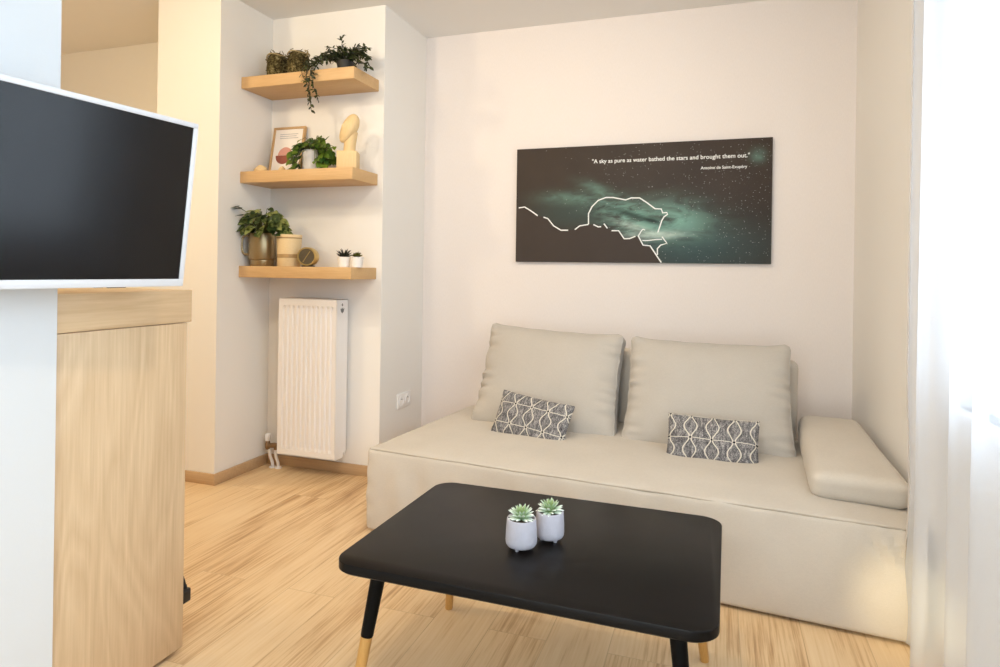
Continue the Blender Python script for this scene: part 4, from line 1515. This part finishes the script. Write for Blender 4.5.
# ------------------------------------------------------------------ curtain
cur = thing('curtain', 'white sheer floor length curtain hanging in front of the window', 'curtain', (2.330, 0, 0))
CY0, CY1 = -1.31, -4.60
def fold(y, z):
    s = (y - CY0)
    amp = 0.020 + 0.012 * (1 - z / H)
    f = math.sin(s * 2 * PI / 0.205 + 0.6 * math.sin(s * 5.1) + 0.35 * math.sin(z * 1.1))
    g = 0.4 * math.sin(s * 2 * PI / 0.47 + 1.0 + 0.3 * z)
    return amp * (f + g)
bm = bmesh.new()
ny, nzs = 330, 44
rows = []
for j in range(nzs + 1):
    z = 0.012 + (H - 0.03) * j / nzs
    row = []
    for i in range(ny + 1):
        y = CY0 + (CY1 - CY0) * i / ny
        # the free edge swings out over the sofa corner and kicks out at the floor
        e = math.exp(-((y - CY0) / 0.16) ** 2)
        yy = y + e * (-0.045 * math.exp(-((z - 0.50) / 0.22) ** 2) + 0.030 * max(0, (0.30 - z) / .3) - 0.02 * (1 - z / H))
        xx = fold(y, z) * (1 - e * .4)
        row.append(bm.verts.new((xx, yy, z)))
    rows.append(row)
for a, b in zip(rows, rows[1:]):
    for i in range(ny):
        bm.faces.new([a[i], a[i + 1], b[i + 1], b[i]])
sheet = obj('sheer_panel', bm, M['curtain'], cur, ang=180)
bm = bmesh.new()
rows = []
for j in range(nzs + 1):
    z = 0.012 + (H - 0.03) * j / nzs
    row = []
    for i in range(9):
        y = CY0 + 0.003 - 0.052 * i / 8
        e = math.exp(-((y - CY0) / 0.16) ** 2)
        yy = y + e * (-0.045 * math.exp(-((z - 0.50) / 0.22) ** 2) + 0.030 * max(0, (0.30 - z) / .3) - 0.02 * (1 - z / H))
        xx = fold(y, z) * (1 - e * .4) - 0.004
        row.append(bm.verts.new((xx, yy, z)))
    rows.append(row)
for a, b in zip(rows, rows[1:]):
    for i in range(8):
        bm.faces.new([a[i], a[i + 1], b[i + 1], b[i]])
tag(obj('hem', bm, M['hem'], cur, ang=180), 'denser doubled side hem')

# ------------------------------------------------------------------ light
def area(name, loc, rot, sx, sy, power, color):
    l = bpy.data.lights.new(name, 'AREA')
    l.shape = 'RECTANGLE'; l.size = sx; l.size_y = sy
    l.energy = power; l.color = color
    o = bpy.data.objects.new(name, l)
    o.location = loc; o.rotation_euler = rot
    return link(o)
def spot(name, loc, power, color, angle=120, blend=0.6, radius=0.04, target=None):
    l = bpy.data.lights.new(name, 'SPOT')
    l.energy = power; l.color = color; l.spot_size = R(angle); l.spot_blend = blend; l.shadow_soft_size = radius
    o = bpy.data.objects.new(name, l)
    o.location = loc
    if target is not None:
        d = Vector(target) - Vector(loc)
        o.rotation_euler = d.to_track_quat('-Z', 'Y').to_euler()
    return link(o)
def bulb(name, loc, power, color, radius=0.06):
    l = bpy.data.lights.new(name, 'POINT')
    l.energy = power; l.color = color; l.shadow_soft_size = radius
    o = bpy.data.objects.new(name, l)
    o.location = loc
    return link(o)
DAY = (0.80, 0.90, 1.0)
REAR_FILL = (0.90, 0.95, 1.0)
WARM = (1.0, 0.82, 0.60)
WARM2 = (1.0, 0.81, 0.52)
area('window_daylight', (W + 0.45, (WY0 + WY1) / 2, 1.5), (0, R(90), 0), 2.2, 3.2, 110, DAY)
area('rear_fill_light', (vm, Y0 - 0.35, (VZ0 + VZ1) / 2), (R(90), 0, 0), 1.8, 2.1, 88, REAR_FILL)  # added fill light behind the camera, shining in through the added window
spot('recess_downlight', (-0.20, -2.15, 2.50), 30, WARM, 110, 0.8, 0.06, target=(-0.35, -0.5, 1.75))
spot('living_downlight', (1.05, -1.75, 2.54), 43, WARM, 152, 0.9, 0.06, target=(1.15, -0.35, 0.9))
spot('table_downlight', (1.40, -2.75, 2.54), 46, WARM, 105, 0.8, 0.06, target=(1.45, -2.1, 0.3))
bulb('kitchen_lamp', (-1.20, -2.45, 2.38), 39, WARM2, 0.09)
spot('corridor_downlight', (-2.30, -1.50, 2.56), 80, WARM2, 150, 0.8, 0.06)
spot('added_corner_glow', (2.02, -2.50, 0.50), 38, (1.0, 0.82, 0.46), 21, 1.0, 0.04, target=(2.335, -1.40, 0.14))  # unseen warm spot, added for the glow on the sofa's front corner

w = bpy.data.worlds.new('sky')
SC.world = w
w.use_nodes = True
bg = w.node_tree.nodes['Background']
bg.inputs[0].default_value = (0.75, 0.86, 1.0, 1)
bg.inputs[1].default_value = 1.0

# ------------------------------------------------------------------ camera
cd = bpy.data.cameras.new('camera')
cam = bpy.data.objects.new('camera', cd)
link(cam)
r_ = Vector((0.947412, 0.319689, 0.014478)); u_ = Vector((-0.013768, -0.00448, 0.999895)); f_ = Vector((-0.31972, 0.947512, -0.000157))
m3 = Matrix((r_, u_, -f_)).transposed()
cam.matrix_world = Matrix.Translation((1.749461, -3.677498, 1.146531)) @ m3.to_4x4()
cd.sensor_width = 36.0
cd.sensor_fit = 'HORIZONTAL'
cd.lens = 643.6075 * 36 / 1000
cd.shift_x = 0.0
cd.shift_y = -(333.5 - 270.8625) / 1000
cd.clip_start = 0.02
SC.camera = cam

SC.view_settings.view_transform = 'Standard'
SC.view_settings.look = 'None'
SC.view_settings.gamma = 1.0
SC.view_settings.exposure = 0.0
try:
    SC.view_settings.use_curve_mapping = False
    SC.cycles.use_denoising = True
    SC.cycles.max_bounces = 10
    SC.cycles.diffuse_bounces = 6
    SC.cycles.sample_clamp_indirect = 6.0
    SC.cycles.caustics_reflective = False
    SC.cycles.caustics_refractive = False
except Exception:
    pass
